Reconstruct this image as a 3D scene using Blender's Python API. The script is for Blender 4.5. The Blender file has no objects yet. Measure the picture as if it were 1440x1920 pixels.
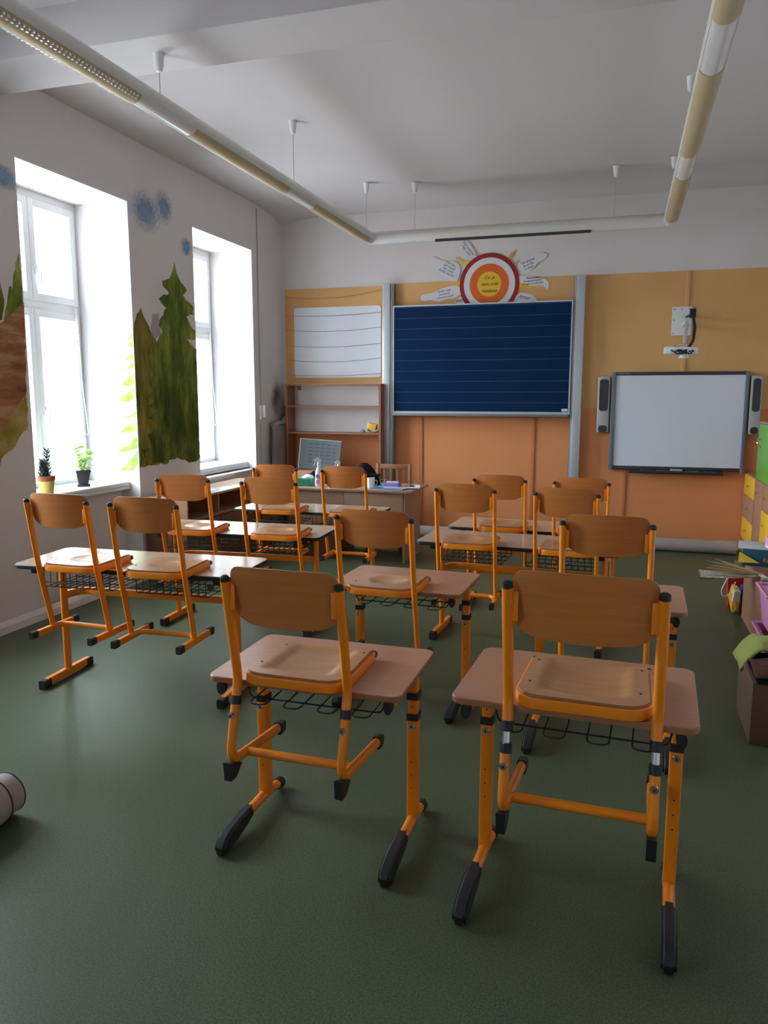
import bpy, bmesh, math, random
from math import sin, cos, pi, radians, sqrt
from mathutils import Vector, Matrix
random.seed(7)
S = bpy.context.scene
COL = S.collection
# ------------------------------------------------------------------ camera
H = 1.62
yaw, pitch, roll = radians(17.097), radians(8.489), radians(0.046)
fwd = Vector((-sin(yaw)*cos(pitch), cos(yaw)*cos(pitch), -sin(pitch)))
rgt = Vector((cos(yaw), sin(yaw), 0)); upv = rgt.cross(fwd)
rr = rgt*cos(roll)+upv*sin(roll); uu = -rgt*sin(roll)+upv*cos(roll)
cd = bpy.data.cameras.new('camera'); cam = bpy.data.objects.new('camera', cd); COL.objects.link(cam)
cam.matrix_world = Matrix(((rr.x, uu.x, -fwd.x, 0), (rr.y, uu.y, -fwd.y, 0), (rr.z, uu.z, -fwd.z, H), (0, 0, 0, 1)))
cd.sensor_fit = 'VERTICAL'; cd.sensor_height = 24; cd.sensor_width = 18; cd.lens = 24*1447/1920
cd.clip_start = .05; cd.clip_end = 200
S.camera = cam
# ------------------------------------------------------------------ world + exposure
S.view_settings.view_transform = 'Standard'; S.view_settings.look = 'None'
S.view_settings.gamma = 1; S.view_settings.use_curve_mapping = False
S.view_settings.exposure = 2.3
w = bpy.data.worlds.new('world'); S.world = w; w.use_nodes = True
nt = w.node_tree; nt.nodes.clear()
wo = nt.nodes.new('ShaderNodeOutputWorld'); bg = nt.nodes.new('ShaderNodeBackground')
tc = nt.nodes.new('ShaderNodeTexCoord'); sep = nt.nodes.new('ShaderNodeSeparateXYZ')
ramp = nt.nodes.new('ShaderNodeValToRGB'); mr = nt.nodes.new('ShaderNodeMapRange')
mr.inputs['From Min'].default_value = -1; mr.inputs['From Max'].default_value = 1
nt.links.new(tc.outputs['Generated'], sep.inputs[0]); nt.links.new(sep.outputs['Z'], mr.inputs['Value'])
nt.links.new(mr.outputs[0], ramp.inputs[0])
yy = nt.nodes.new('ShaderNodeMath'); yy.operation = 'MULTIPLY'; nt.links.new(sep.outputs['Y'], yy.inputs[0]); nt.links.new(sep.outputs['Y'], yy.inputs[1])
ys_ = nt.nodes.new('ShaderNodeMapRange'); ys_.inputs['From Min'].default_value = .15; ys_.inputs['From Max'].default_value = .85; ys_.inputs['To Min'].default_value = 7.6; ys_.inputs['To Max'].default_value = 1.2; nt.links.new(yy.outputs[0], ys_.inputs['Value']); nt.links.new(ys_.outputs[0], bg.inputs['Strength'])
ramp.color_ramp.elements[0].position = .48; ramp.color_ramp.elements[0].color = (.34, .35, .36, 1)
ramp.color_ramp.elements[1].position = .56; ramp.color_ramp.elements[1].color = (.76, .90, 1.0, 1)
nt.links.new(ramp.outputs[0], bg.inputs['Color']); bg.inputs['Strength'].default_value = 5.2
nt.links.new(bg.outputs[0], wo.inputs[0])
XL, YF, ZC, XR, YB = -4.03, 8.88, 3.82, 1.76, -3.0
WIN = [(-2.26, -1.0), (2.30, 3.55), (4.556, 5.812), (6.836, 8.078)]
WZ0, WZ1 = .86, 3.23
for i, (a, b) in enumerate(WIN):
    ld = bpy.data.lights.new('daylight_portal', 'AREA'); ld.shape = 'RECTANGLE'
    ld.size = WZ1-WZ0; ld.size_y = b-a; ld.energy = 1
    ld.cycles.is_portal = True
    lo = bpy.data.objects.new('daylight_portal', ld); COL.objects.link(lo)
    lo.location = (-4.66, (a+b)/2, (WZ0+WZ1)/2); lo.rotation_euler = (0, -pi/2, 0)

# ------------------------------------------------------------------ materials
def lin(c):
    return tuple(((x/255)/12.92 if x/255 <= .04045 else ((x/255+.055)/1.055)**2.4) for x in c)
def mat(name, col, rough=.5, metal=0, spec=.5, noise=None, bump=None, coat=0, col2=None, stretch=(1, 1, 1), detail=4, trans=0):
    m = bpy.data.materials.new(name); m.use_nodes = True; t = m.node_tree; b = t.nodes['Principled BSDF']
    b.inputs['Base Color'].default_value = (*col, 1); b.inputs['Roughness'].default_value = rough
    b.inputs['Metallic'].default_value = metal; b.inputs['Specular IOR Level'].default_value = spec
    b.inputs['Coat Weight'].default_value = coat; b.inputs['Coat Roughness'].default_value = .2
    b.inputs['Transmission Weight'].default_value = trans
    if noise or bump:
        tcn = t.nodes.new('ShaderNodeTexCoord'); mp = t.nodes.new('ShaderNodeMapping'); mp.inputs['Scale'].default_value = stretch
        t.links.new(tcn.outputs['Object'], mp.inputs[0])
    if noise:
        n = t.nodes.new('ShaderNodeTexNoise'); n.inputs['Scale'].default_value = noise; n.inputs['Detail'].default_value = detail
        t.links.new(mp.outputs[0], n.inputs[0])
        r = t.nodes.new('ShaderNodeValToRGB'); r.color_ramp.elements[0].position = .35; r.color_ramp.elements[1].position = .65
        c2 = col2 or tuple(x*.8 for x in col)
        r.color_ramp.elements[0].color = (*c2, 1); r.color_ramp.elements[1].color = (*col, 1)
        t.links.new(n.outputs[0], r.inputs[0]); t.links.new(r.outputs[0], b.inputs['Base Color'])
    if bump:
        n2 = t.nodes.new('ShaderNodeTexNoise'); n2.inputs['Scale'].default_value = bump[0]; n2.inputs['Detail'].default_value = 5
        t.links.new(mp.outputs[0], n2.inputs[0])
        bp = t.nodes.new('ShaderNodeBump'); bp.inputs['Strength'].default_value = bump[1]; bp.inputs['Distance'].default_value = .01
        t.links.new(n2.outputs[0], bp.inputs['Height']); t.links.new(bp.outputs[0], b.inputs['Normal'])
    return m
M = {}
M['wall'] = mat('white_plaster', (.74, .70, .70), .9, spec=.2, noise=1.3, col2=(.70, .655, .65), bump=(18, .15))
M['ceil'] = mat('ceiling_plaster', (.62, .585, .59), .9, spec=.2, bump=(14, .1))
M['peach'] = mat('peach_paint', (.74, .42, .17), .7, spec=.3, noise=2, col2=(.70, .39, .155), bump=(30, .1))
M['orange'] = mat('orange_paint', (.76, .285, .115), .7, spec=.3, noise=2, col2=(.72, .265, .105), bump=(30, .1))
M['orange_trim'] = mat('orange_strip_paint', (.62, .21, .075), .6, spec=.3)
M['white'] = mat('white_plastic', (.78, .79, .80), .35)
M['whitepaint'] = mat('white_lacquer', (.72, .72, .71), .4)
M['paper'] = mat('white_paper', (.72, .72, .76), .8, spec=.2)
M['metal_y'] = mat('orange_yellow_enamel', (.86, .235, .004), .36, spec=.5, coat=.1)
M['black'] = mat('black_rubber', (.012, .012, .014), .5)
M['wire'] = mat('black_wire', (.012, .018, .016), .45)
M['chrome'] = mat('chrome', (.7, .7, .72), .22, metal=1)
M['alu'] = mat('brushed_aluminium', (.62, .66, .70), .38, metal=.55)
M['alu_dark'] = mat('grey_aluminium', (.25, .27, .28), .4, metal=.6)
M['ply'] = mat('beech_plywood', (.57, .195, .048), .34, noise=5, col2=(.52, .17, .040), stretch=(1.2, 1, 14), coat=.15)
M['seat'] = mat('seat_plywood', (.50, .235, .10), .28, noise=5, col2=(.44, .195, .078), stretch=(1.2, 10, 1), coat=.3)
M['top'] = mat('beech_laminate', (.46, .205, .115), .30, noise=9, col2=(.42, .18, .10), stretch=(1, 9, 9), coat=.2)
M['top2'] = mat('beech_laminate_glossy', (.50, .34, .24), .20, noise=9, col2=(.46, .30, .21), stretch=(1, 9, 9), coat=.35)
M['edge'] = mat('beech_edge', (.34, .15, .07), .4)
M['desk'] = mat('desk_laminate', (.42, .24, .15), .45, noise=8, col2=(.37, .21, .13), stretch=(1, 8, 8))
M['cab'] = mat('cabinet_laminate', (.40, .20, .12), .4, noise=8, col2=(.35, .17, .10), stretch=(8, 1, 8))
M['cabdark'] = mat('dark_cabinet_laminate', (.17, .065, .035), .45, noise=8, stretch=(8, 1, 8))
M['shelfwood'] = mat('shelf_wood', (.34, .135, .06), .5, noise=8, stretch=(8, 8, 1))
M['board'] = None
M['screen'] = mat('whiteboard_surface', (.74, .74, .82), .4)
M['magnet'] = mat('magnet_board_enamel', (.74, .77, .84), .35)
M['frame_d'] = mat('dark_grey_plastic', (.035, .04, .05), .4)
M['frame_g'] = mat('blue_grey_plastic', (.16, .19, .23), .4)
M['grey'] = mat('light_grey_plastic', (.45, .45, .44), .45)
M['string'] = mat('string', (.22, .16, .12), .8)
M['lamp_body'] = mat('lamp_housing_white', (.66, .65, .61), .3)
M['lamp_beige'] = mat('lamp_louvre_beige', (.50, .40, .24), .5)
M['lamp_clear'] = mat('lamp_cover_glossy', (.72, .72, .72), .15, coat=.5)
M['yellow'] = mat('yellow_laminate', (.80, .42, .03), .4)
M['green'] = mat('green_laminate', (.13, .38, .04), .4)
M['red'] = mat('red_plastic', (.62, .02, .015), .35)
M['blue'] = mat('blue_plastic', (.01, .07, .26), .4)
M['pink'] = mat('pink_plastic', (.72, .28, .50), .35)
M['magenta'] = mat('magenta_plastic', (.50, .012, .13), .35)
M['teal'] = mat('teal_card', (.03, .33, .25), .5)
M['greencard'] = mat('green_card', (.05, .30, .08), .5)
M['tealdark'] = mat('dark_teal_card', (.008, .075, .12), .4)
M['lightblue'] = mat('light_blue_card', (.12, .30, .55), .5)
M['purple'] = mat('purple_card', (.25, .22, .65), .5)
M['cardboard'] = mat('brown_cardboard', (.13, .065, .035), .7)
M['cloth_brown'] = mat('brown_cloth', (.10, .045, .035), .95, spec=.1, bump=(40, .5))
M['cloth_green'] = mat('olive_green_cloth', (.30, .31, .09), .95, spec=.1, bump=(30, .5))
M['cloth_grey'] = mat('grey_cloth', (.34, .30, .28), .95, spec=.1, bump=(20, .5), noise=4)
M['cloth_black'] = mat('black_cloth', (.012, .012, .014), .9, spec=.1)
M['straw'] = mat('straw', (.55, .40, .20), .7)
M['cello'] = mat('crinkled_cellophane', (.62, .60, .62), .08, spec=1, bump=(30, 1), trans=.85)
M['terracotta'] = mat('terracotta', (.35, .09, .03), .7)
M['pot_yellow'] = mat('yellow_ceramic', (.68, .52, .12), .4)
M['pot_dark'] = mat('dark_plastic_pot', (.03, .025, .03), .5)
M['leaf_dark'] = mat('dark_leaf', (.012, .03, .02), .5)
M['leaf'] = mat('bright_leaf', (.30, .50, .08), .5)
M['soil'] = mat('soil', (.03, .02, .012), .95)
M['carpet'] = mat('carpet_backing', (.44, .36, .34), .9, spec=.1, bump=(60, .3), noise=3, col2=(.37, .30, .28))
M['carpetedge'] = mat('carpet_edge_binding', (.05, .035, .03), .9)
M['poster'] = mat('grey_poster', (.12, .13, .145), .6, spec=.2)
M['poster_d'] = mat('dark_print', (.04, .04, .05), .5)
M['p_red'] = mat('red_poster_paper', (.32, .012, .012), .7)
M['p_orange'] = mat('orange_poster_paper', (.75, .14, .012), .7)
M['p_yellow'] = mat('yellow_poster_paper', (.78, .50, .03), .7)
M['p_flame'] = mat('flame_paper', (.80, .30, .05), .7)
M['ink'] = mat('dark_ink', (.03, .03, .07), .7)
M['ink_o'] = mat('brown_ink', (.16, .06, .01), .7)
M['facade'] = mat('facade_render', (.70, .68, .64), .9)
M['roof'] = mat('roof_tile', (.35, .12, .07), .8)

def node_mat(name, fn, rough=.6, spec=.3):
    m = bpy.data.materials.new(name); m.use_nodes = True; t = m.node_tree; b = t.nodes['Principled BSDF']
    b.inputs['Roughness'].default_value = rough; b.inputs['Specular IOR Level'].default_value = spec
    fn(t, b); return m
def N(t, k, **v):
    n = t.nodes.new('ShaderNode'+k)
    for a, x in v.items(): setattr(n, a, x)
    return n
def rampn(t, src, stops):
    r = N(t, 'ValToRGB'); e = r.color_ramp.elements
    while len(e) < len(stops): e.new(.5)
    for q, (p, c) in zip(e, stops): q.position = p; q.color = (*c, 1)
    t.links.new(src, r.inputs[0]); return r.outputs[0]
def floor_fn(t, b):
    tc = N(t, 'TexCoord'); n = N(t, 'TexNoise'); n.inputs['Scale'].default_value = 160; n.inputs['Detail'].default_value = 3
    t.links.new(tc.outputs['Object'], n.inputs[0])
    c1 = rampn(t, n.outputs[0], [(.34, (.052, .070, .036)), (.5, (.077, .098, .052)), (.68, (.110, .130, .072))])
    n2 = N(t, 'TexNoise'); n2.inputs['Scale'].default_value = 1.6; n2.inputs['Detail'].default_value = 6
    t.links.new(tc.outputs['Object'], n2.inputs[0])
    mx = N(t, 'Mix', data_type='RGBA', blend_type='MULTIPLY'); mx.inputs[0].default_value = 1
    c2 = rampn(t, n2.outputs[0], [(.3, (.86, .88, .86)), (.7, (1, 1, 1))])
    t.links.new(c1, mx.inputs[6]); t.links.new(c2, mx.inputs[7])
    sx = N(t, 'SeparateXYZ'); t.links.new(tc.outputs['Object'], sx.inputs[0])
    ad = N(t, 'Math', operation='ADD'); ad.inputs[1].default_value = 10.22; t.links.new(sx.outputs['X'], ad.inputs[0])
    md = N(t, 'Math', operation='MODULO'); md.inputs[1].default_value = 2.0; t.links.new(ad.outputs[0], md.inputs[0])
    lt = N(t, 'Math', operation='LESS_THAN'); lt.inputs[1].default_value = .006; t.links.new(md.outputs[0], lt.inputs[0])
    m2 = N(t, 'Mix', data_type='RGBA'); m2.inputs[7].default_value = (.07, .09, .07, 1)
    sc = N(t, 'Math', operation='MULTIPLY'); sc.inputs[1].default_value = .6; t.links.new(lt.outputs[0], sc.inputs[0])
    t.links.new(sc.outputs[0], m2.inputs[0]); t.links.new(mx.outputs[2], m2.inputs[6])
    t.links.new(m2.outputs[2], b.inputs['Base Color'])
    rr_ = N(t, 'MapRange'); rr_.inputs['To Min'].default_value = .34; rr_.inputs['To Max'].default_value = .5
    t.links.new(n2.outputs[0], rr_.inputs[0]); t.links.new(rr_.outputs[0], b.inputs['Roughness'])
M['floor'] = node_mat('green_linoleum', floor_fn, .4, .27)
def board_fn(t, b):
    tc = N(t, 'TexCoord'); sx = N(t, 'SeparateXYZ'); t.links.new(tc.outputs['Object'], sx.inputs[0])
    ad = N(t, 'Math', operation='ADD'); ad.inputs[1].default_value = 10-1.556+.002+.119*100; t.links.new(sx.outputs['Z'], ad.inputs[0])
    ad.inputs[1].default_value = -1.556+.0015+.119*20
    md = N(t, 'Math', operation='MODULO'); md.inputs[1].default_value = .119; t.links.new(ad.outputs[0], md.inputs[0])
    lt = N(t, 'Math', operation='LESS_THAN'); lt.inputs[1].default_value = .003; t.links.new(md.outputs[0], lt.inputs[0])
    n = N(t, 'TexNoise'); n.inputs['Scale'].default_value = 3; t.links.new(tc.outputs['Object'], n.inputs[0])
    ml = N(t, 'Math', operation='MULTIPLY'); t.links.new(lt.outputs[0], ml.inputs[0]); t.links.new(n.outputs[0], ml.inputs[1])
    m2 = N(t, 'Mix', data_type='RGBA'); m2.inputs[6].default_value = (.0008, .020, .075, 1); m2.inputs[7].default_value = (.16, .24, .38, 1)
    t.links.new(ml.outputs[0], m2.inputs[0]); t.links.new(m2.outputs[2], b.inputs['Base Color'])
M['board'] = node_mat('blue_chalkboard', board_fn, .6, .12)
def paint_fn(stops, sc, stretch=(1, 1, 1), grad=None, rot=0):
    def f(t, b):
        tc = N(t, 'TexCoord'); mp = N(t, 'Mapping'); mp.inputs['Scale'].default_value = stretch; mp.inputs['Rotation'].default_value = (rot, 0, 0)
        n = N(t, 'TexNoise'); n.inputs['Scale'].default_value = sc; n.inputs['Detail'].default_value = 7; n.inputs['Roughness'].default_value = .65
        t.links.new(tc.outputs['Object'], mp.inputs[0]); t.links.new(mp.outputs[0], n.inputs[0])
        c = rampn(t, n.outputs[0], stops)
        if grad:
            sx = N(t, 'SeparateXYZ'); t.links.new(tc.outputs['Object'], sx.inputs[0])
            g = N(t, 'MapRange'); g.inputs['From Min'].default_value = grad[0]; g.inputs['From Max'].default_value = grad[1]; g.inputs['To Min'].default_value = grad[2]; g.inputs['To Max'].default_value = grad[3]
            t.links.new(sx.outputs['Z'], g.inputs['Value']); cmb = N(t, 'VectorMath', operation='SCALE'); t.links.new(c, cmb.inputs[0]); t.links.new(g.outputs[0], cmb.inputs['Scale']); c = cmb.outputs[0]
        t.links.new(c, b.inputs['Base Color'])
    return f
M['spruce'] = node_mat('spruce_mural_paint', paint_fn([(.34, (.035, .06, .012)), (.48, (.075, .105, .018)), (.60, (.16, .20, .03)), (.70, (.32, .30, .06))], 2.6, (1, 2.2, .8), (1.0, 2.9, .75, 1.9)), .85, .15)
M['spruce2'] = node_mat('yellow_green_mural_paint', paint_fn([(.34, (.07, .09, .015)), (.5, (.20, .18, .03)), (.66, (.36, .27, .07))], 3, (1, 3, .8)), .85, .15)
M['sprig'] = node_mat('light_green_mural_paint', paint_fn([(.3, (.16, .34, .04)), (.5, (.30, .45, .08)), (.7, (.52, .58, .22))], 14), .85, .15)
M['hill'] = node_mat('brown_hill_mural_paint', paint_fn([(.36, (.20, .085, .035)), (.5, (.36, .16, .07)), (.62, (.50, .28, .16))], 2.2, (1, 1, 5), None, radians(-38)), .85, .15)
M['meadow'] = node_mat('yellow_meadow_mural_paint', paint_fn([(.3, (.20, .17, .02)), (.5, (.38, .29, .06)), (.75, (.50, .42, .22))], 5), .85, .15)
M['lilac'] = mat('lilac_mural_paint', (.42, .34, .38), .85)
def sponge(name, col, sc=26):
    m = bpy.data.materials.new(name); m.use_nodes = True; t = m.node_tree; b = t.nodes['Principled BSDF']
    b.inputs['Roughness'].default_value = .9; b.inputs['Base Color'].default_value = (*col, 1)
    tc = N(t, 'TexCoord'); mp = N(t, 'Mapping'); mp.inputs['Location'].default_value = (0, -1, -1); mp.inputs['Scale'].default_value = (0, 2, 2)
    t.links.new(tc.outputs['Generated'], mp.inputs[0])
    ln = N(t, 'VectorMath', operation='LENGTH'); t.links.new(mp.outputs[0], ln.inputs[0])
    n = N(t, 'TexNoise'); n.inputs['Scale'].default_value = sc; n.inputs['Detail'].default_value = 6; t.links.new(tc.outputs['Object'], n.inputs[0])
    a = N(t, 'Math', operation='SUBTRACT'); a.inputs[0].default_value = 1.05; t.links.new(ln.outputs['Value'], a.inputs[1])
    c = N(t, 'Math', operation='ADD'); t.links.new(a.outputs[0], c.inputs[0]); t.links.new(n.outputs[0], c.inputs[1])
    mrn = N(t, 'MapRange'); mrn.inputs['From Min'].default_value = .66; mrn.inputs['From Max'].default_value = 1.45; mrn.inputs['To Max'].default_value = .8
    t.links.new(c.outputs[0], mrn.inputs[0]); t.links.new(mrn.outputs[0], b.inputs['Alpha'])
    return m
M['cloud'] = sponge('blue_sponge_paint', (.20, .37, .60), 34)
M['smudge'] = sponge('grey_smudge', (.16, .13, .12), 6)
# glass that lets daylight pass
def glass():
    m = bpy.data.materials.new('window_glass'); m.use_nodes = True; t = m.node_tree; t.nodes.clear()
    o = N(t, 'OutputMaterial'); tr = N(t, 'BsdfTransparent'); gl = N(t, 'BsdfGlossy'); mx = N(t, 'MixShader'); mx.inputs[0].default_value = .05
    tr.inputs[0].default_value = (.95, .97, .97, 1); gl.inputs['Roughness'].default_value = .02
    t.links.new(tr.outputs[0], mx.inputs[1]); t.links.new(gl.outputs[0], mx.inputs[2]); t.links.new(mx.outputs[0], o.inputs[0])
    return m
M['glass'] = glass()

# ------------------------------------------------------------------ mesh helpers
class MB:
    def __init__(s): s.bm = bmesh.new(); s.mats = []
    def mi(s, m):
        m = M[m] if isinstance(m, str) else m
        if m not in s.mats: s.mats.append(m)
        return s.mats.index(m)
    def faces(s, pts, fs, m, mx=None):
        i = s.mi(m); vs = [s.bm.verts.new((mx @ Vector(p)) if mx else p) for p in pts]
        for f in fs:
            try: q = s.bm.faces.new([vs[k] for k in f]); q.material_index = i
            except ValueError: pass
        return vs
    def box(s, a, b, m, bev=0, mx=None):
        e = random.uniform(.00005, .0005); x0, y0, z0 = (q-e for q in a); x1, y1, z1 = (q+e for q in b)
        t = bmesh.new(); bmesh.ops.create_cube(t, size=1)
        for v in t.verts:
            v.co = Vector(((x0+x1)/2+v.co.x*(x1-x0), (y0+y1)/2+v.co.y*(y1-y0), (z0+z1)/2+v.co.z*(z1-z0)))
        if bev: bmesh.ops.bevel(t, geom=t.edges[:], offset=bev, segments=2, affect='EDGES', profile=.5)
        s.merge(t, m, mx); return s
    def merge(s, t, m, mx=None):
        i = s.mi(m); t.verts.index_update()
        vs = [s.bm.verts.new((mx @ v.co) if mx else v.co) for v in t.verts]
        for f in t.faces:
            try: q = s.bm.faces.new([vs[v.index] for v in f.verts]); q.material_index = i
            except ValueError: pass
        t.free()
    def tube(s, path, r, m, n=10, ref=(1, 0, 0), r2=None, cap=True, closed=False, sq=False):
        """section: r along ref, r2 along the other axis; r may be a list"""
        P = [Vector(p) for p in path]; ref = Vector(ref); i = s.mi(m); rings = []
        L = len(P)
        for k, p in enumerate(P):
            if closed: t = (P[(k+1) % L]-P[k-1])
            else: t = (P[min(k+1, L-1)]-P[max(k-1, 0)])
            t.normalize()
            a = ref - t*ref.dot(t)
            if a.length < 1e-3: a = t.orthogonal()
            a.normalize(); b = t.cross(a)
            ra = r[k] if isinstance(r, (list, tuple)) else r; rb = r2 if r2 is not None else ra
            ring = []
            for j in range(n):
                th = 2*pi*(j+.5)/n; cx, sy = cos(th), sin(th)
                if sq:
                    e = .35; cx = math.copysign(abs(cx)**e, cx); sy = math.copysign(abs(sy)**e, sy)
                ring.append(s.bm.verts.new(p+a*ra*cx+b*rb*sy))
            rings.append(ring)
        rg = range(L) if closed else range(L-1)
        for k in rg:
            A, B = rings[k], rings[(k+1) % L]
            for j in range(n):
                f = s.bm.faces.new((A[j], A[(j+1) % n], B[(j+1) % n], B[j])); f.material_index = i
        if cap and not closed:
            f = s.bm.faces.new(rings[0][::-1]); f.material_index = i
            f = s.bm.faces.new(rings[-1]); f.material_index = i
        return s
    def prism(s, poly, d, m, axis='z', off=0):
        """poly 2D extruded by d along axis (x: (y,z); y: (x,z); z: (x,y))"""
        def P(u, v, w): return {'x': (w, u, v), 'y': (u, w, v), 'z': (u, v, w)}[axis]
        n = len(poly); pts = [P(u, v, off) for u, v in poly]+[P(u, v, off+d) for u, v in poly]
        fs = [list(range(n))[::-1], list(range(n, 2*n))]+[[j, (j+1) % n, n+(j+1) % n, n+j] for j in range(n)]
        s.faces(pts, fs, m); return s
    def lathe(s, prof, m, c=(0, 0, 0), n=20, axis='z'):
        i = s.mi(m); rings = []
        for r, h in prof:
            ring = []
            for j in range(n):
                a = 2*pi*j/n; u, v = r*cos(a), r*sin(a)
                q = {'z': (u, v, h), 'y': (u, h, v), 'x': (h, u, v)}[axis]
                ring.append(s.bm.verts.new(Vector(c)+Vector(q)))
            rings.append(ring)
        for k in range(len(rings)-1):
            for j in range(n):
                f = s.bm.faces.new((rings[k][j], rings[k][(j+1) % n], rings[k+1][(j+1) % n], rings[k+1][j])); f.material_index = i
        for q in (rings[0][::-1], rings[-1]):
            f = s.bm.faces.new(q); f.material_index = i
        return s
    def grid(s, fn, nu, nv, m, flip=False):
        i = s.mi(m); V = [[s.bm.verts.new(fn(a/nu, b/nv)) for b in range(nv+1)] for a in range(nu+1)]
        for a in range(nu):
            for b in range(nv):
                q = (V[a][b], V[a+1][b], V[a+1][b+1], V[a][b+1])
                try: f = s.bm.faces.new(q[::-1] if flip else q); f.material_index = i
                except ValueError: pass
        return V
    def build(s, name, parent=None, smooth=35, loc=None, fixn=True):
        if fixn: bmesh.ops.recalc_face_normals(s.bm, faces=s.bm.faces[:])
        me = bpy.data.meshes.new(name); s.bm.to_mesh(me); s.bm.free()
        for m in s.mats: me.materials.append(m)
        if smooth:
            for p in me.polygons: p.use_smooth = True
            me.set_sharp_from_angle(angle=radians(smooth))
        o = bpy.data.objects.new(name, me); COL.objects.link(o)
        if parent: o.parent = parent
        if loc: o.location = loc
        return o
def tag(o, label=None, cat=None, group=None, kind=None):
    if label: o['label'] = label
    if cat: o['category'] = cat
    if group: o['group'] = group
    if kind: o['kind'] = kind
    return o
def empty(name, loc=(0, 0, 0), rz=0):
    o = bpy.data.objects.new(name, None); COL.objects.link(o); o.location = loc; o.rotation_euler = (0, 0, rz); o.empty_display_size = .05
    return o
def thing(name, label, cat, loc=(0, 0, 0), rz=0, group=None):
    return tag(empty(name, loc, rz), label, cat, group)
def struct(o): o['kind'] = 'structure'; return o
def dup(root, loc, rz, label):
    r = root.copy(); COL.objects.link(r); r.location = loc; r.scale = (1, 1, 1); r.rotation_euler = (0, 0, rz); r['label'] = label
    for ch in list(root.children):
        c = ch.copy(); COL.objects.link(c); c.parent = r
        for g in list(ch.children):
            d = g.copy(); COL.objects.link(d); d.parent = c
    return r
def fillet(pts, r, n=6):
    P = [Vector(p) for p in pts]; out = [P[0]]
    for k in range(1, len(P)-1):
        a = (P[k-1]-P[k]); b = (P[k+1]-P[k]); d = min(r, a.length*.48, b.length*.48)
        A = P[k]+a.normalized()*d; B = P[k]+b.normalized()*d
        for j in range(n+1):
            t = j/n; out.append(A*(1-t)**2+P[k]*2*t*(1-t)+B*t*t)
    out.append(P[-1]); return out
def rrect(x0, y0, x1, y1, r, n=5):
    out = []
    for cx, cy, a0 in ((x1-r, y0+r, -90), (x1-r, y1-r, 0), (x0+r, y1-r, 90), (x0+r, y0+r, 180)):
        for k in range(n+1):
            a = radians(a0+90*k/n); out.append((cx+r*cos(a), cy+r*sin(a)))
    return out

# ------------------------------------------------------------------ setting
b = MB(); b.box((-4.7, YB-.2, -.1), (XR+.2, YF+.2, 0), 'floor'); struct(b.build('floor', smooth=0))
# left wall: piers, lintel, parapets
b = MB(); XO = -4.84
ys = [YB] + [v for ab in WIN for v in ab] + [YF]
for k in range(0, len(ys), 2): b.box((XO, ys[k], 0), (XL, ys[k+1], ZC+.1), 'wall')
for (a, c) in WIN:
    b.box((XO, a, WZ1), (XL, c, ZC+.1), 'wall'); b.box((XO, a, 0), (-4.205, c, WZ0-.02), 'wall')
struct(b.build('wall_left', smooth=0))
# front wall
b = MB()
b.box((XO, YF, 0), (XR+.2, YF+.2, ZC+.1), 'wall')
ST = 2.915
b.box((-3.99, YF-.008, 1.5), (-2.75, YF+.01, 2.90), 'peach'); b.box((-4.03, YF-.008, 0), (-2.75, YF+.01, 1.5), 'orange')
b.box((-2.75, YF-.008, 1.5), (XR, YF+.01, ST+.005), 'peach'); b.box((-2.75, YF-.008, 0), (XR, YF+.01, 1.5), 'orange')
b.box((-3.9, YF-.012, 1.17), (-2.72, YF+.01, 1.78), 'wall')
struct(b.build('wall_front', smooth=0))
b = MB(); b.box((XR, YB, 0), (XR+.2, YF, ZC+.1), 'wall'); struct(b.build('wall_right', smooth=0))
b = MB(); b.box((XO, YB-.2, 0), (XR+.2, YB, ZC+.1), 'wall'); struct(b.build('wall_back', smooth=0))
def cove(d, r, h): return h*(1-d/r)**2 if d < r else 0
b = MB()
def cf(u, v):
    x = XL+(XR-XL)*u**2; y = YF-(YF-YB)*v**2
    return Vector((x, y, ZC-cove(x-XL, .55, .07)-cove(YF-y, .8, .10)))
b.grid(cf, 60, 60, 'ceil'); b.box((XO, YB-.2, ZC+.01), (XR+.2, YF+.2, ZC+.2), 'ceil')
struct(b.build('ceiling', smooth=60, fixn=False))
b = MB(); b.box((XL, 4.0, 3.575), (XR, 4.44, ZC+.01), 'ceil', bev=.012); struct(b.build('trim_1', smooth=30))
n = 2
for x, z0, z1 in ((-2.27, .0, 1.5), (-.965, 0, 1.5), (.04, 0, 1.5), (.585, 1.5, 2.92)):
    b = MB(); b.box((x-.022, YF-.02, z0), (x+.022, YF-.006, z1), 'orange_trim' if z1 < 2 else 'peach', bev=.003); struct(b.build('trim_%d' % n, smooth=30)); n += 1
b = MB(); b.prism([(XL, 0), (XL+.035, 0), (XL+.03, .05), (XL+.012, .075), (XL, .08)], YF-YB, 'wall', 'y', YB); struct(b.build('baseboard_left', smooth=0))
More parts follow.
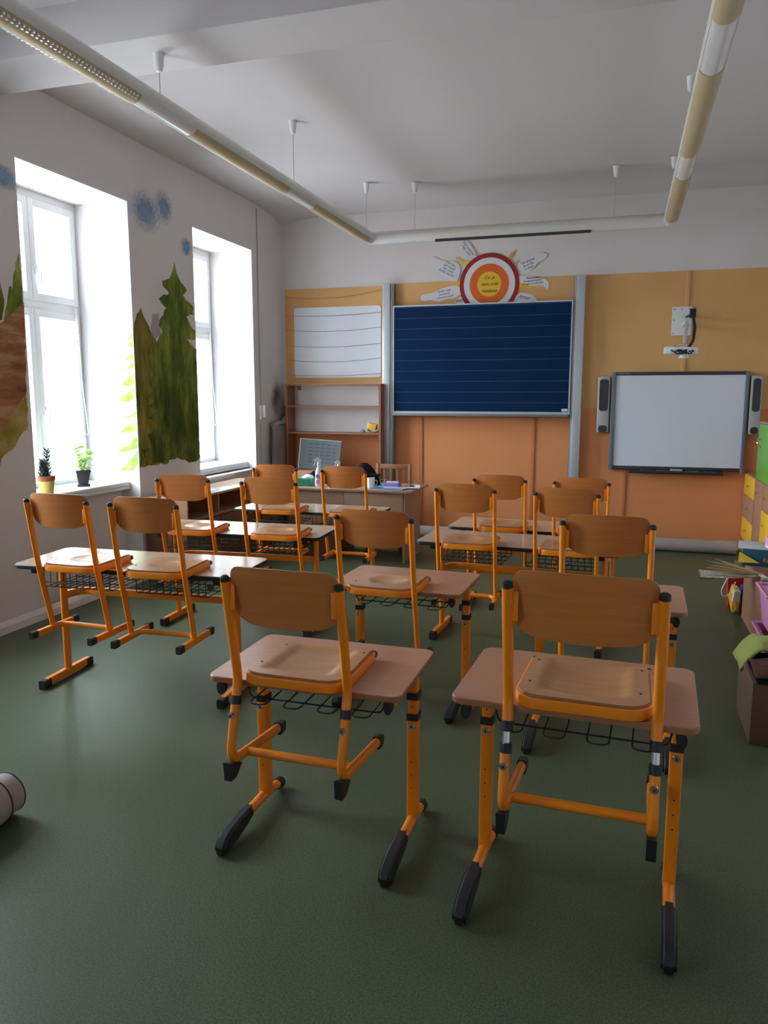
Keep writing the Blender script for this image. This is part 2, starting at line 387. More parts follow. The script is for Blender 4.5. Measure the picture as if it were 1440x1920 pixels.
# windows
for i, (a, c) in enumerate(WIN):
    w_ = struct(empty('window_%d' % (i+1), (-4.6, (a+c)/2, WZ0)))
    hw = (c-a)/2; ht = WZ1-WZ0; f = MB(); X0, X1 = -.03, .045
    zt = 1.49   # transom
    f.box((X0, -hw, 0), (X1, -hw+.05, ht), 'white', .005); f.box((X0, hw-.05, 0), (X1, hw, ht), 'white', .005); f.box((X0, .055-.03, .04), (.0, .055+.03, ht-.05), 'white')
    f.box((X0, -hw, ht-.06), (X1, hw, ht), 'white', .005); f.box((X0, -hw, 0), (X1, hw, .05), 'white', .005)
    f.box((X0, -hw, zt-.04), (X1+.002, hw, zt+.04), 'white', .005)
    f.build('frame', w_)
    for (z0, z1) in ((.05, zt-.035), (zt+.035, ht-.06)):
        for (y0, y1, hn) in ((-hw+.035, .0525, 0), (.0575, hw-.035, 1)):
            s = MB(); T = .060
            s.box((.0, y0, z0), (.06, y0+T, z1), 'white', .006); s.box((.0, y1-T, z0), (.06, y1, z1), 'white', .006)
            s.box((.0, y0+T-.01, z0), (.06, y1-T+.01, z0+T), 'white', .006); s.box((.0, y0+T-.01, z1-T), (.06, y1-T+.01, z1), 'white', .006)
            so = s.build('sash', w_)
            g = MB(); g.box((.022, y0+T-.01, z0+T-.01), (.028, y1-T+.01, z1-T+.01), 'glass'); g.build('pane', so, smooth=0)
            if hn:
                zc = z0+(z1-z0)*(.42 if z0 < 1 else .30); h = MB()
                h.box((.06, y0+.028, zc-.03), (.07, y0+.058, zc+.04), 'white', .003)
                h.tube(fillet([(.07, y0+.043, zc), (.105, y0+.043, zc), (.10, y0+.046, zc-.12)], .02), .009, 'white', r2=.012, ref=(0, 1, 0)); h.build('handle', so)
    s = MB(); s.box((.045, -hw, -.02), (.47, hw, .02), 'whitepaint', .006); s.box((.449, -hw, -.045), (.473, hw, -.021), 'whitepaint', .004)
    s.build('sill', w_)
    s = MB(); s.tube(fillet([(.075, hw-.09, zt+.02), (.08, hw-.10, .9), (.10, hw-.11, .45), (.12, hw-.07, .42), (.08, hw-.07, .9), (.075, hw-.08, zt)], .03), .0035, 'white', n=6)
    s.build('blind_cord', w_)
# radiators in the niches
for i, (a, c) in enumerate(WIN):
    if i < 3: continue
    r = thing('radiator', ['', 'white ribbed panel radiator under the window left of the frame', 'white panel radiator with top grille under the nearer window', 'white panel radiator under the far window, behind the cabinet'][i], 'radiator', (-4.12, (a+c)/2, 0))
    hw = (c-a)/2-.035; p = MB()
    p.box((-.07, -hw, .13), (.075, hw, .775), 'whitepaint', .006)
    k = -hw+.03
    while k < hw-.03: p.box((.073, k, .16), (.079, k+.012, .75), 'whitepaint'); k += .035
    p.build('panel', r)
    g = MB(); g.box((-.08, -hw-.005, .775), (.088, hw+.005, .80), 'whitepaint', .004)
    g.build('top_grille', r)
    v = MB(); v.tube([(0, hw-.05, .13), (0, hw-.05, 0)], .009, 'whitepaint'); v.tube([(0, -hw+.05, .13), (0, -hw+.05, 0)], .009, 'whitepaint'); v.build('pipe', r)

# ------------------------------------------------------------------ murals on the left wall (paint)
F_, CXp, CYp = 1447, 720, 960
def ray(u, v): return rr*((u-CXp)/F_) - uu*((v-CYp)/F_) + fwd
def on_x(u, v, x): d = ray(u, v); t = x/d.x; return (d.y*t, H+d.z*t)
def on_y(u, v, y): d = ray(u, v); t = y/d.y; return (d.x*t, H+d.z*t)
def jag(poly, amp=.012, step=.035, clampy=None):
    out = []
    for k in range(len(poly)):
        a = Vector(poly[k]); c = Vector(poly[(k+1) % len(poly)]); m_ = max(1, int((c-a).length/step))
        for j in range(m_):
            q = a.lerp(c, j/m_)
            if j: q += Vector((random.uniform(-amp, amp), random.uniform(-amp, amp)))
            if clampy: q.x = min(max(q.x, clampy[0]), clampy[1])
            out.append((q.x, q.y))
    return out
def c8(p): return (220+p[0]/3.429, 360+p[1]/3.429)
def c1(p): return (p[0]/2.7425, 250+p[1]/2.7425)
def mural(name, poly, mtl, label, cat, off=.002, amp=.012, cl=(5.814, 6.834)):
    q = jag(poly, amp, clampy=cl); b = MB(); n_ = len(q)
    bmf = [b.bm.verts.new((XL+off, y, z)) for y, z in q]; i = b.mi(mtl)
    f = b.bm.faces.new(bmf); f.material_index = i
    r = bmesh.ops.extrude_face_region(b.bm, geom=[f])
    for v in r['geom']:
        if isinstance(v, bmesh.types.BMVert): v.co.x -= off
    o = b.build(name, smooth=0); return tag(o, label, cat)
small = [(148, 745), (165, 790), (190, 840), (215, 900), (250, 960), (330, 1100), (330, 1740), (250, 1755), (145, 1770), (138, 1600), (118, 1300), (95, 900), (120, 810)]
mural('painted_spruce_tree', [on_x(*c8(p), XL) for p in small], 'spruce2', 'smaller yellow-green spruce painted on the pier between the windows', 'mural', .002)
big = [(365, 455), (378, 520), (405, 580), (445, 632), (420, 665), (445, 700), (490, 745), (485, 790), (440, 800), (465, 850), (500, 895), (500, 950), (445, 942), (480, 985), (507, 1010), (520, 1300), (533, 1705), (495, 1735), (460, 1740), (420, 1722), (385, 1705), (350, 1718), (300, 1740), (235, 1742), (180, 1715), (150, 1650), (225, 1650), (190, 1565), (270, 1500), (195, 1450), (260, 1400), (195, 1380), (240, 1340), (195, 1310), (225, 1280), (200, 1215), (235, 1180), (215, 1110), (205, 1050), (235, 990), (270, 930), (290, 900), (265, 860), (285, 800), (315, 745), (285, 715), (265, 685), (330, 650), (290, 600), (290, 570), (335, 555), (355, 510)]
mural('painted_spruce_tree', [on_x(*c8(p), XL) for p in big], 'spruce', 'tall dark green spruce painted on the pier between the windows', 'mural', .004)
mural('painted_patch', [on_x(*c8(p), XL) for p in [(228, 780), (243, 790), (262, 778), (270, 830), (275, 890), (285, 910), (245, 945), (222, 920), (215, 870), (222, 830)]], 'lilac', 'pale lilac painted patch between the two painted spruces', 'mural', .0035, .004)
for poly in ([(118, 870), (135, 1330), (60, 1440), (0, 1530), (-120, 1600), (-120, 1060), (0, 975)],):
    mural('painted_hillside', [on_x(*c1(p), XL) for p in poly], 'hill', 'brown hillside painted left of the nearer window', 'mural', .004, .01, (3.4, 4.554))
mural('painted_meadow', [on_x(*c1(p), XL) for p in [(136, 1320), (145, 1500), (100, 1560), (40, 1640), (0, 1710), (-130, 1760), (-130, 1560), (0, 1500)]], 'meadow', 'yellow-green meadow painted below the brown hillside', 'mural', .002, .02, (3.4, 4.554))
mural('painted_fir_tree', [on_x(*c1(p), XL) for p in [(95, 620), (118, 880), (20, 960), (45, 790), (55, 785), (62, 810), (70, 720)]], 'spruce', 'green fir tips painted behind the brown hillside by the window edge', 'mural', .003, .006, (3.4, 4.554))
mural('painted_fir_tree', [on_x(*c1(p), XL) for p in [(0, 760), (22, 860), (10, 960), (-40, 960), (-30, 830)]], 'spruce2', 'pale green painted fir at the left edge of the photo', 'mural', .002, .006, (3.4, 4.554))
def blob(cx_, cy_, rx_, rz_, label, m='cloud', rot=0):
    y, z = on_x(cx_, cy_, XL); b = MB()
    pts = [(XL+.003, y+rx_*cos(t*pi/14)*cos(rot)-rz_*sin(t*pi/14)*sin(rot), z+rx_*cos(t*pi/14)*sin(rot)+rz_*sin(t*pi/14)*cos(rot)) for t in range(28)]
    b.faces(pts, [list(range(28))], m); o = b.build('painted_cloud' if m == 'cloud' else 'wall_smudge', smooth=0)
    return tag(o, label, 'mural' if m == 'cloud' else 'stain')
blob(272, 397, .27, .20, 'larger blue sponged cloud painted beside the nearer window', rot=-.2)
blob(306, 389, .17, .17, 'smaller blue sponged cloud right of the larger one')
blob(349, 463, .12, .11, 'small blue sponged cloud at the corner of the far window')
blob(1, 330, .22, .10, 'faint blue sponged cloud at the left edge of the photo')
sp = [[(93, 905), (62, 945), (97, 942)], [(97, 965), (52, 990), (100, 1002)], [(100, 1035), (45, 1080), (103, 1078)], [(103, 1090), (40, 1150), (106, 1130)], [(106, 1165), (60, 1200), (28, 1242), (80, 1250), (109, 1235)],
      [(111, 1260), (55, 1300), (4, 1350), (60, 1350), (115, 1325)], [(118, 1400), (85, 1440), (35, 1445), (100, 1455), (119, 1445)], [(120, 1470), (60, 1500), (22, 1545), (80, 1548), (124, 1535)],
      [(127, 1565), (70, 1630), (-2, 1665), (60, 1670), (129, 1645)], [(130, 1655), (105, 1700), (20, 1788), (90, 1790), (134, 1760)]]
b = MB()
for poly in sp:
    q = jag([on_y(*c8(p), 5.812) for p in poly], .004, .02)
    q = [(min(x, XL-.001), z) for x, z in q]
    i = b.mi('sprig'); f = b.bm.faces.new([b.bm.verts.new((x, 5.810, z)) for x, z in q]); f.material_index = i
tag(b.build('painted_spruce_branches', smooth=0, fixn=False), 'light green spruce branches painted on the window reveal', 'mural')
# corner smudges
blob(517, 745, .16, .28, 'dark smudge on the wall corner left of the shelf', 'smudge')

# ------------------------------------------------------------------ chair type A (front pair)
def back_mesh(b, w, hs, yt, top_h, z0c, mtl='ply', th=.010, bow=.034):
    """curved backrest between tubes"""
    n = 36; m_ = 10; rc = .034; rb = .085
    def prof(x):
        ax = abs(x); q = x/w
        top = hs+top_h-.007*q*q; bot = hs+z0c+.010*q*q
        if ax > w-rc:
            d = (ax-(w-rc))/rc; top -= rc*(1-sqrt(max(0, 1-d*d)))
        if ax > w-rb:
            d = (ax-(w-rb))/rb; bot += .050*(1-(max(0, 1-d**2.2))**.5)
        return top, bot
    def P(u, v, o):
        x = w*sin((u-.5)*pi); t, bo = prof(x); z = bo+(t-bo)*v
        y = yt(z-hs) + .022 - bow*(1-(x/w)**2) + o
        return Vector((x, y, z))
    A = b.grid(lambda u, v: P(u, v, -th/2), n, m_, mtl); B = b.grid(lambda u, v: P(u, v, th/2), n, m_, mtl, True); i = b.mi('edge')
    for a in range(n):
        for (k) in (0, m_):
            f = b.bm.faces.new((A[a][k], A[a+1][k], B[a+1][k], B[a][k])); f.material_index = i
    for k in (0, n):
        for c in range(m_):
            f = b.bm.faces.new((A[k][c], A[k][c+1], B[k][c+1], B[k][c])); f.material_index = i
def seat_mesh(b, w, d, hs, bowl, th=.008):
    n, m_ = 32, 28; rc = .07; y0 = -.015
    def hwid(y):
        e = y-y0
        if e < rc: return w-rc+sqrt(max(0, rc*rc-(rc-e)**2))
        return w - .012*(e/d)
    def P(u, v, o):
        y = y0+d*(v**1.3); x = (u-.5)*2*hwid(y); z = hs
        if bowl == 'round':
            q = (x/(w*.56))**2+((y-d*.47)/(d*.27))**2
            if q < 1.0: z -= .012*(1-q)**.8
        else:
            q = max(abs(x)/(w*.72), abs((y-d*.50)/(d*.40)), 0)
            if q < 1: z -= .019*min(1, (1-q)*4.2)*(.7+.3*cos(x/w*3))
        if y > d-.05: z -= .018*((y-(d-.05))/.05)**2
        return Vector((x, y, z+o))
    A = b.grid(lambda u, v: P(u, v, 0), n, m_, 'seat'); B = b.grid(lambda u, v: P(u, v, -th), n, m_, 'seat', True); i = b.mi('edge')
    for a in range(n):
        for k in (0, m_):
            f = b.bm.faces.new((A[a][k], A[a+1][k], B[a+1][k], B[a][k])); f.material_index = i
    for k in (0, n):
        for c in range(m_):
            f = b.bm.faces.new((A[k][c], A[k][c+1], B[k][c+1], B[k][c])); f.material_index = i
def seat_frame(root, w, d, hs):
    b = MB(); path = fillet([(-w+.008, d-.03, hs-.026), (-w+.002, -.012, hs-.026), (w-.002, -.012, hs-.026), (w-.008, d-.03, hs-.026)], .075, 8)
    b.tube(path, .017, 'metal_y', n=12, ref=(0, 0, 1), r2=.009, sq=True); b.box((-w+.01, d-.06, hs-.036), (w-.01, d-.045, hs-.012), 'metal_y', .003)
    fr = b.build('seat_frame', root)
    for s in (-1, 1):
        c = MB(); c.tube([(s*(w-.008), d-.035, hs-.022), (s*(w-.008), d-.012, hs-.022)], .013, 'black', n=10, ref=(0, 0, 1), r2=.011); c.build('end_cap', fr)
def rivets(root, w, d, hs):
    pass
def chair_A(loc, rz, label, hs, ext, w=.197):
    t = thing('school_chair', label, 'chair', loc, rz, 'school chairs put up on the desks')
    W = w; yt = lambda dz: -.068*max(0, (dz+.03))/.355
    s = MB(); seat_mesh(s, W-.012, .365, hs, 'saddle'); so = s.build('seat', t, 50)
    for (x, y) in ((-.8, .09), (-.8, .29), (.8, .09), (.8, .29)):
        r = MB(); r.lathe([(.004, 0), (.004, .0015)], 'black', (x*W, y, hs), 8); r.build('screw', so)
    seat_frame(t, W-.01, .365, hs)
    s = MB(); back_mesh(s, W-.004, hs, yt, .378, .173); s.build('backrest', t, 50)
    for sx in (-1, 1):
        x = sx*(W+.008); top = Vector((x, yt(.325), hs+.325)); jn = Vector((x, 0, hs-.03)); be = Vector((x, -.072, .058)); en = Vector((x, .315, .024))
        dr = (be-jn).normalized(); c0 = jn+dr*.06; c1_ = c0+dr*.03; c2 = c1_+dr*ext; c3 = c2+dr*(.028 if ext else 0)
        u = MB(); u.tube(fillet([top, jn, c0], .05), .016, 'metal_y', n=16, r2=.0165); uo = u.build('upright_tube', t)
        k = MB(); k.tube([top-Vector((0, 0, .002)), top+Vector((0, -.003, .012)), top+Vector((0, -.004, .017))], [.0165, .015, .007], 'black', n=12); k.build('end_cap', uo)
        k = MB(); k.tube([c0, c1_], .018, 'black', n=14, r2=.0185); k.build('collar', t)
        if ext:
            k = MB(); k.tube([c1_, c2], .0115, 'chrome', n=12); k.build('inner_tube', t)
            k = MB(); k.tube([c2, c3], .018, 'black', n=14, r2=.0185); k.build('collar', t)
        l = MB(); l.tube(fillet([c3, be, en], .07, 10), .015, 'metal_y', n=16, r2=.018); lo_ = l.build('leg', t)
        bq = c3+dr*.03
        k = MB(); k.lathe([(.011, -.008), (.012, -.002), (.009, .004)], 'chrome', (bq.x, bq.y-.02, bq.z), 12, 'y'); k.lathe([(.004, -.0095), (.004, -.008)], 'black', (bq.x, bq.y-.02, bq.z), 6, 'y'); k.build('bolt', lo_)
        k = MB(); k.prism([(-.094, .066), (-.05, .05), (-.01, .034), (-.052, .0), (-.088, 0)], .027, 'black', 'x', x-.0135); k.build('rubber_wedge', lo_)
        k = MB(); k.tube([en-Vector((0, .022, -.003)), en+Vector((0, .018, -.002))], .0165, 'black', n=12, r2=.021, sq=True); k.box((x-.014, .29, 0), (x+.014, .333, .02), 'black', .004); k.build('front_cap', lo_)
        k = MB(); xi = x-sx*.015; k.box((min(xi, x), yt(.27)-.004, hs+.225), (max(xi, x), yt(.27)+.006, hs+.315), 'metal_y', .002); x2, x3 = sorted((x-sx*.030, x-sx*.012)); k.box((x2, yt(.27)-.006, hs+.225), (x3, yt(.27)-.001, hs+.31), 'metal_y', .002)
        k.build('backrest_bracket', t)
    c = MB(); c.tube([(-W, .045, .048), (W, .045, .048)], .015, 'metal_y', n=14); c.build('crossbar', t)
    return t
def chair_B(label, hs=.395, w=.172):
    t = thing('school_chair', label, 'chair', group='school chairs put up on the desks')
    yt = lambda dz: -.057*max(0, (dz+.02))/.34
    s = MB(); seat_mesh(s, w-.012, .34, hs, 'round'); so = s.build('seat', t, 50)
    for (x, y) in ((-.8, .08), (.8, .08)):
        r = MB(); r.lathe([(.004, 0), (.004, .0015)], 'black', (x*w, y, hs), 8); r.build('screw', so)
    seat_frame(t, w-.01, .34, hs)
    s = MB(); back_mesh(s, w-.002, hs, yt, .375, .195, bow=.03); s.build('backrest', t, 50)
    for sx in (-1, 1):
        x = sx*(w+.008); top = Vector((x, yt(.325), hs+.325)); jn = Vector((x, 0, hs-.03)); bo = Vector((x, .075, .03))
        u = MB(); u.tube(fillet([top, jn, bo+Vector((0, .004, -.01))], .05), .0125, 'metal_y', n=14, r2=.0175); uo = u.build('leg', t)
        k = MB(); k.tube([top-Vector((0, 0, .002)), top+Vector((0, -.003, .012)), top+Vector((0, -.004, .017))], [.015, .0135, .007], 'black', n=12); k.build('end_cap', uo)
        l = MB(); l.tube([(x, -.075, .019), (x, .255, .019)], .0125, 'metal_y', n=12, r2=.017, sq=True); sk = l.build('skid', t)
        for y0, y1 in ((-.09, -.05), (.228, .268)):
            k = MB(); k.tube([(x, y0, .0195), (x, y1, .0195)], .015, 'black', n=12, r2=.0195, sq=True); k.build('end_cap', sk)
        k = MB(); k.box((min(x, x-sx*.016), yt(.27)-.004, hs+.22), (max(x, x-sx*.016), yt(.27)+.006, hs+.31), 'metal_y', .002)
        x2, x3 = sorted((x-sx*.028, x-sx*.012)); k.box((x2, yt(.27)-.006, hs+.225), (x3, yt(.27)-.001, hs+.30), 'metal_y', .002)
        k.build('backrest_bracket', t)
    c = MB(); c.tube(fillet([(-w, .06, .028), (-w+.02, .115, .034), (w-.02, .115, .034), (w, .06, .028)], .05, 6), .014, 'metal_y', n=12, ref=(0, 0, 1), r2=.011); c.build('crossbar', t)
    return t
# ------------------------------------------------------------------ desks
def desk_A(loc, rz, h, label, yl=.10, bx=(-.20, .26)):
    t = thing('single_school_desk', label, 'desk', loc, rz, 'single height-adjustable desks')
    b = MB(); o = rrect(-.35, -.25, .35, .25, .035, 6); i = [(x*.994, y*.992) for x, y in o]; n_ = len(o)
    it, ie = b.mi('top'), b.mi('edge')
    R = [[b.bm.verts.new((x, y, z)) for x, y in q] for q, z in ((i, h-.021), (o, h-.017), (o, h-.003), (i, h))]
    for k in range(3):
        for j in range(n_):
            f = b.bm.faces.new((R[k][j], R[k][(j+1) % n_], R[k+1][(j+1) % n_], R[k+1][j])); f.material_index = ie
    f = b.bm.faces.new(R[3]); f.material_index = it; f = b.bm.faces.new(R[0][::-1]); f.material_index = ie
    b.build('desktop', t, 30)
    b = MB()
    for s in (-1, 1):
        b.box((s*.305-.014, -.215, h-.058), (s*.305+.014, .215, h-.021), 'metal_y', .004)
    b.box((-.30, yl+.02, h-.055), (.30, yl+.045, h-.023), 'metal_y', .003)
    fr = b.build('frame', t)
    for s in (-1, 1):
        for y in (-.23, .215):
            c = MB(); c.tube([(s*.305, y-.005, h-.045), (s*.305, y+.02, h-.045)], .015, 'black', n=14, r2=.026); c.build('end_cap', fr)
        l = MB(); x = s*.305
        l.tube([(x, yl, h-.03), (x, yl, h-.24)], .0175, 'metal_y', n=16, r2=.023, sq=True)
        l.tube([(x, yl, h-.212), (x, yl, .05)], .0205, 'metal_y', n=16, r2=.027, sq=True)
        lo_ = l.build('leg', t)
        for zc in (h-.125, h-.205):
            c = MB(); c.tube([(x, yl, zc+.013), (x, yl, zc-.013)], .0235, 'black', n=16, r2=.030, sq=True); c.build('collar', lo_)
        for q in range(4):
            c = MB(); c.lathe([(.003, -.0015), (.003, 0)], 'black', (x, yl-.0255 if q > 0 else yl-.0215, h-.165 if q == 0 else h-.33-.05*q), 8, 'y'); c.build('adjustment_hole', lo_)
        c = MB(); c.lathe([(.012, -.01), (.013, -.003), (.01, .002)], 'chrome', (x, yl-.026, h-.238), 12, 'y'); c.lathe([(.0045, -.0115), (.0045, -.009)], 'black', (x, yl-.026, h-.238), 6, 'y'); c.build('bolt', lo_)
        f = MB(); f.tube(fillet([(x, yl+.13, .028), (x, yl+.02, .05), (x, -.10, .050), (x, -.22, .045)], .05), .019, 'metal_y', n=14, r2=.019); fo = f.build('foot', t)
        k = MB(); k.prism([(-.045, .076), (-.045, .036), (-.10, .030), (-.185, .026), (-.222, .002), (-.27, 0), (-.28, .012), (-.283, .035), (-.265, .058), (-.225, .072), (-.15, .077)], .044, 'black', 'x', x-.022)
        bmesh.ops.bevel(k.bm, geom=[e for e in k.bm.edges if abs(e.verts[0].co.x-e.verts[1].co.x) < 1e-5], offset=.010, segments=3, affect='EDGES')
        k.build('foot_cover', fo)
        k = MB(); k.tube([(x, yl+.10, .034), (x, yl+.135, .028), (x, yl+.15, .026)], [.023, .024, .016], 'black', n=14); k.build('rear_cap', fo)
        hk = MB(); y0 = -.14
        hk.tube(fillet([(x-s*.03, y0-.02, h-.022), (x-s*.03, y0-.02, h-.062), (x-s*.03, y0+.012, h-.062), (x-s*.03, y0+.012, h-.045)], .01), .0028, 'metal_y', n=6)
        hk.tube(fillet([(x-s*.055, y0-.02, h-.022), (x-s*.055, y0-.02, h-.062), (x-s*.055, y0+.012, h-.062), (x-s*.055, y0+.012, h-.045)], .01), .0028, 'metal_y', n=6)
        hk.tube([(x-s*.03, y0+.012, h-.045), (x-s*.055, y0+.012, h-.045)], .0028, 'metal_y', n=6)
        hk.build('bag_hook', t)
    k = MB(); x0, x1 = bx; zb = h-.088; nl = 4; st = (x1-x0)/(nl*2-1+.35)
    for q in range(nl):
        xa = x0+q*2*st; xb = xa+st
        k.tube(fillet([(xa, .13, h-.022), (xa, .12, zb), (xa, -.235, zb-.002), (xb, -.235, zb-.002), (xb, .12, zb), (xb, .13, h-.022)], .028, 5), .0026, 'wire', n=6, ref=(0, 0, 1))
    for y in (-.19, -.09, .02, .11):
        e = .02 if y < -.15 else 0
        k.tube(fillet([(x0-.025, y, h-.022), (x0-.012, y, zb+.003), (x1+.012, y, zb+.003), (x1+.025, y, h-.022)], .02, 4), .003, 'wire', n=6, ref=(0, 1, 0))
    k.build('wire_basket', t)
    return t
def desk_B(loc, rz, h, label):
    t = thing('double_school_desk', label, 'desk', loc, rz, 'two-seat school desks with black edging')
    b = MB(); o = rrect(-.65, -.25, .65, .25, .05, 6); i = [(x*.996, y*.990) for x, y in o]; n_ = len(o)
    it, ie = b.mi('top2'), b.mi('black')
    R = [[b.bm.verts.new((x, y, z)) for x, y in q] for q, z in ((i, h-.024), (o, h-.019), (o, h-.004), (i, h))]
    for k in range(3):
        for j in range(n_):
            f = b.bm.faces.new((R[k][j], R[k][(j+1) % n_], R[k+1][(j+1) % n_], R[k+1][j])); f.material_index = ie
    f = b.bm.faces.new(R[3]); f.material_index = it; f = b.bm.faces.new(R[0][::-1]); f.material_index = it
    b.build('desktop', t, 30)
    b = MB()
    for s in (-1, 1): b.box((s*.54-.014, -.20, h-.05), (s*.54+.014, .20, h-.024), 'metal_y', .004)
    fr = b.build('frame', t)
    for s in (-1, 1):
        x = s*.54
        for y in (-.21, .19):
            c = MB(); c.box((x-.017, y, h-.055), (x+.017, y+.025, h-.024), 'black', .004); c.build('end_cap', fr)
        l = MB(); l.tube([(x, .03, h-.04), (x, .03, .05)], .0165, 'metal_y', n=16, r2=.026); l.build('leg', t)
        l = MB(); l.tube([(x, -.17, .033), (x, .215, .033)], .0165, 'metal_y', n=14, r2=.023, sq=True); sk = l.build('foot', t)
        for y0, y1 in ((-.205, -.145), (.185, .24)):
            k = MB(); k.tube([(x, y0, .026), (x, y1, .028)], .020, 'black', n=14, r2=.0265, sq=True); k.build('end_cap', sk)
    c = MB(); zc = h-.235; c.tube(fillet([(-.54, .05, zc), (-.50, .155, zc), (.50, .155, zc), (.54, .05, zc)], .08, 6), .0215, 'metal_y', n=12, ref=(0, 0, 1), r2=.011, sq=True); c.build('crossbar', t)
    for s in (-1, 1):
        k = MB(); xc = s*.28; zb = h-.128
        for q in range(11):
            x = xc-.2+q*.04
            k.tube(fillet([(x, -.20, h-.024), (x, -.205, zb+.012), (x+.0, -.19, zb), (x, .13, zb), (x, .15, h-.03)], .015, 3), .0024, 'wire', n=5)
        for y, z in ((-.205, zb+.03), (-.18, zb-.001), (-.05, zb-.001), (.07, zb-.001), (.13, zb+.01)):
            k.tube([(xc-.205, y, z), (xc+.205, y, z)], .003, 'wire', n=5, ref=(0, 0, 1))
        k.build('wire_basket', t)
    return t
R_ = radians
desk_A((-.998, 2.53, 0), R_(0), .66, 'single beech desk in the front row, left of the frontmost pair')
desk_A((-.100, 2.405, 0), R_(-2.7), .73, 'single beech desk nearest the camera, right of the frontmost pair')
desk_A((-1.065, 3.88, 0), R_(-2), .66, 'single beech desk directly behind the left front desk', yl=.10)
desk_A((-.045, 3.64, 0), R_(-1.5), .72, 'single beech desk mostly hidden behind the nearest chair')
desk_B((-2.50, 3.60, 0), R_(3), .722, 'two-seat desk with black edging nearest the window wall')
desk_B((-2.545, 4.86, 0), R_(3), .70, 'middle two-seat desk of the window row, before the low cabinet')
desk_B((-2.56, 6.20, 0), R_(0), .66, 'two-seat desk of the window row right before the teacher desk')
desk_B((-.615, 5.06, 0), R_(-3.5), .68, 'two-seat desk behind the single desks, right of the aisle')
desk_B((-.57, 5.83, 0), R_(-2), .66, 'two-seat desk closest to the orange wall')
GR = 'school chairs put up on the desks'
chair_A((-1.018, 2.262, .66+.043-.365), R_(-1), 'large orange-tube chair put up on the left front desk', .365, 0, .192)
chair_A((-.078, 2.158, .775-.405), R_(-2), 'largest orange-tube chair put up on the nearest right desk', .405, .035, .198)
B0 = chair_B('chair up on the desk behind the left front desk')
def put(first, x, y, seatz, rz, label):
    loc = (x, y, seatz-.395)
    if first: B0.location = loc; B0.rotation_euler = (0, 0, rz); B0['label'] = label; return B0
    return dup(B0, loc, rz, label)
put(1, -1.11, 3.50, .703, R_(-3), 'plywood chair up on the single desk behind the left front desk')
B0.scale = (1.05, 1, 1.035); B0.location.z -= .0138
put(0, -.042, 3.345, .763, R_(-2), 'plywood chair up on the desk behind the nearest right chair')
put(0, -2.71, 3.25, .765, R_(0), 'leftmost plywood chair, up on the nearest window-row desk by the wall')
put(0, -2.212, 3.255, .765, R_(3), 'plywood chair up on the aisle end of the nearest window-row desk')
put(0, -2.757, 4.49, .743, R_(6), 'plywood chair on the middle window-row desk, before the low cabinet')
put(0, -2.136, 4.49, .743, R_(5), 'plywood chair on the aisle end of the middle window-row desk')
put(0, -2.69, 5.765, .703, R_(5), 'plywood chair on the far window-row desk, before the green-lidded box')
put(0, -2.10, 5.78, .703, R_(2), 'plywood chair on the far window-row desk, before the spray bottles')
put(0, -.90, 4.66, .723, R_(0), 'plywood chair on the left half of the desk right of the aisle')
put(0, -.293, 4.63, .723, R_(-2), 'plywood chair on the right half of the desk right of the aisle')
put(0, -.812, 5.47, .703, R_(0), 'plywood chair on the left of the desk closest to the orange wall')
put(0, -.25, 5.45, .703, R_(-1), 'plywood chair half hidden, on the right of the desk closest to the orange wall')

# ------------------------------------------------------------------ board wall
s_ = .9865; YBd = 8.76
bd = thing('sliding_blackboard', 'large dark blue lined chalkboard sliding between two posts', 'blackboard', (0, 0, 0))
x0, x1, z0, z1 = -2.588, -.567, 1.44, 2.653
b = MB(); b.box((x0+.012, YBd, z0+.012), (x1-.012, YBd+.03, z1-.012), 'board'); b.build('writing_panel', bd, 0)
b = MB(); b.box((x0, YBd-.006, z0), (x0+.014, YBd+.035, z1), 'alu'); b.box((x1-.014, YBd-.006, z0), (x1, YBd+.035, z1), 'alu')
b.box((x0, YBd-.006, z1-.014), (x1, YBd+.035, z1), 'alu'); b.box((x0, YBd-.006, z0-.01), (x1, YBd+.035, z0+.014), 'alu'); b.build('frame', bd, 0)
b = MB(); b.prism([(YBd+.03, z0-.01), (YBd-.055, z0-.022), (YBd-.06, z0-.008), (YBd-.066, z0-.008), (YBd-.066, z0-.034), (YBd+.03, z0-.05)], x1-x0-.02, 'alu_dark', 'x', x0+.01); b.build('chalk_tray', bd, 0)
b = MB(); b.box((x1-.085, YBd-.003, z0+.022), (x1-.022, YBd+.001, z0+.05), 'white'); b.box((x1-.078, YBd-.0035, z0+.033), (x1-.03, YBd-.0025, z0+.038), 'grey'); b.build('maker_plate', bd, 0)
for nm, xa, xb, dk, lab in (('l', -2.722, -2.632, -2.59, 'left pale aluminium guide post of the blackboard'), ('r', -.542, -.447, -.565, 'right pale aluminium guide post of the blackboard')):
    t = thing('board_guide_post', lab, 'post')
    b = MB(); b.box((xa, 8.775, .02), (xb, YF-.008, 2.905), 'alu', .004); b.build('column', t, 30)
    b = MB(); q0, q1 = sorted((xb if nm == 'l' else xa, dk)); b.box((q0, 8.80, .02), (q1, YF-.008, 2.91), 'alu_dark'); b.box((q0+.008, 8.795, .02), (q0+.018, 8.80, 2.91), 'alu'); b.build('guide_channel', t, 0)
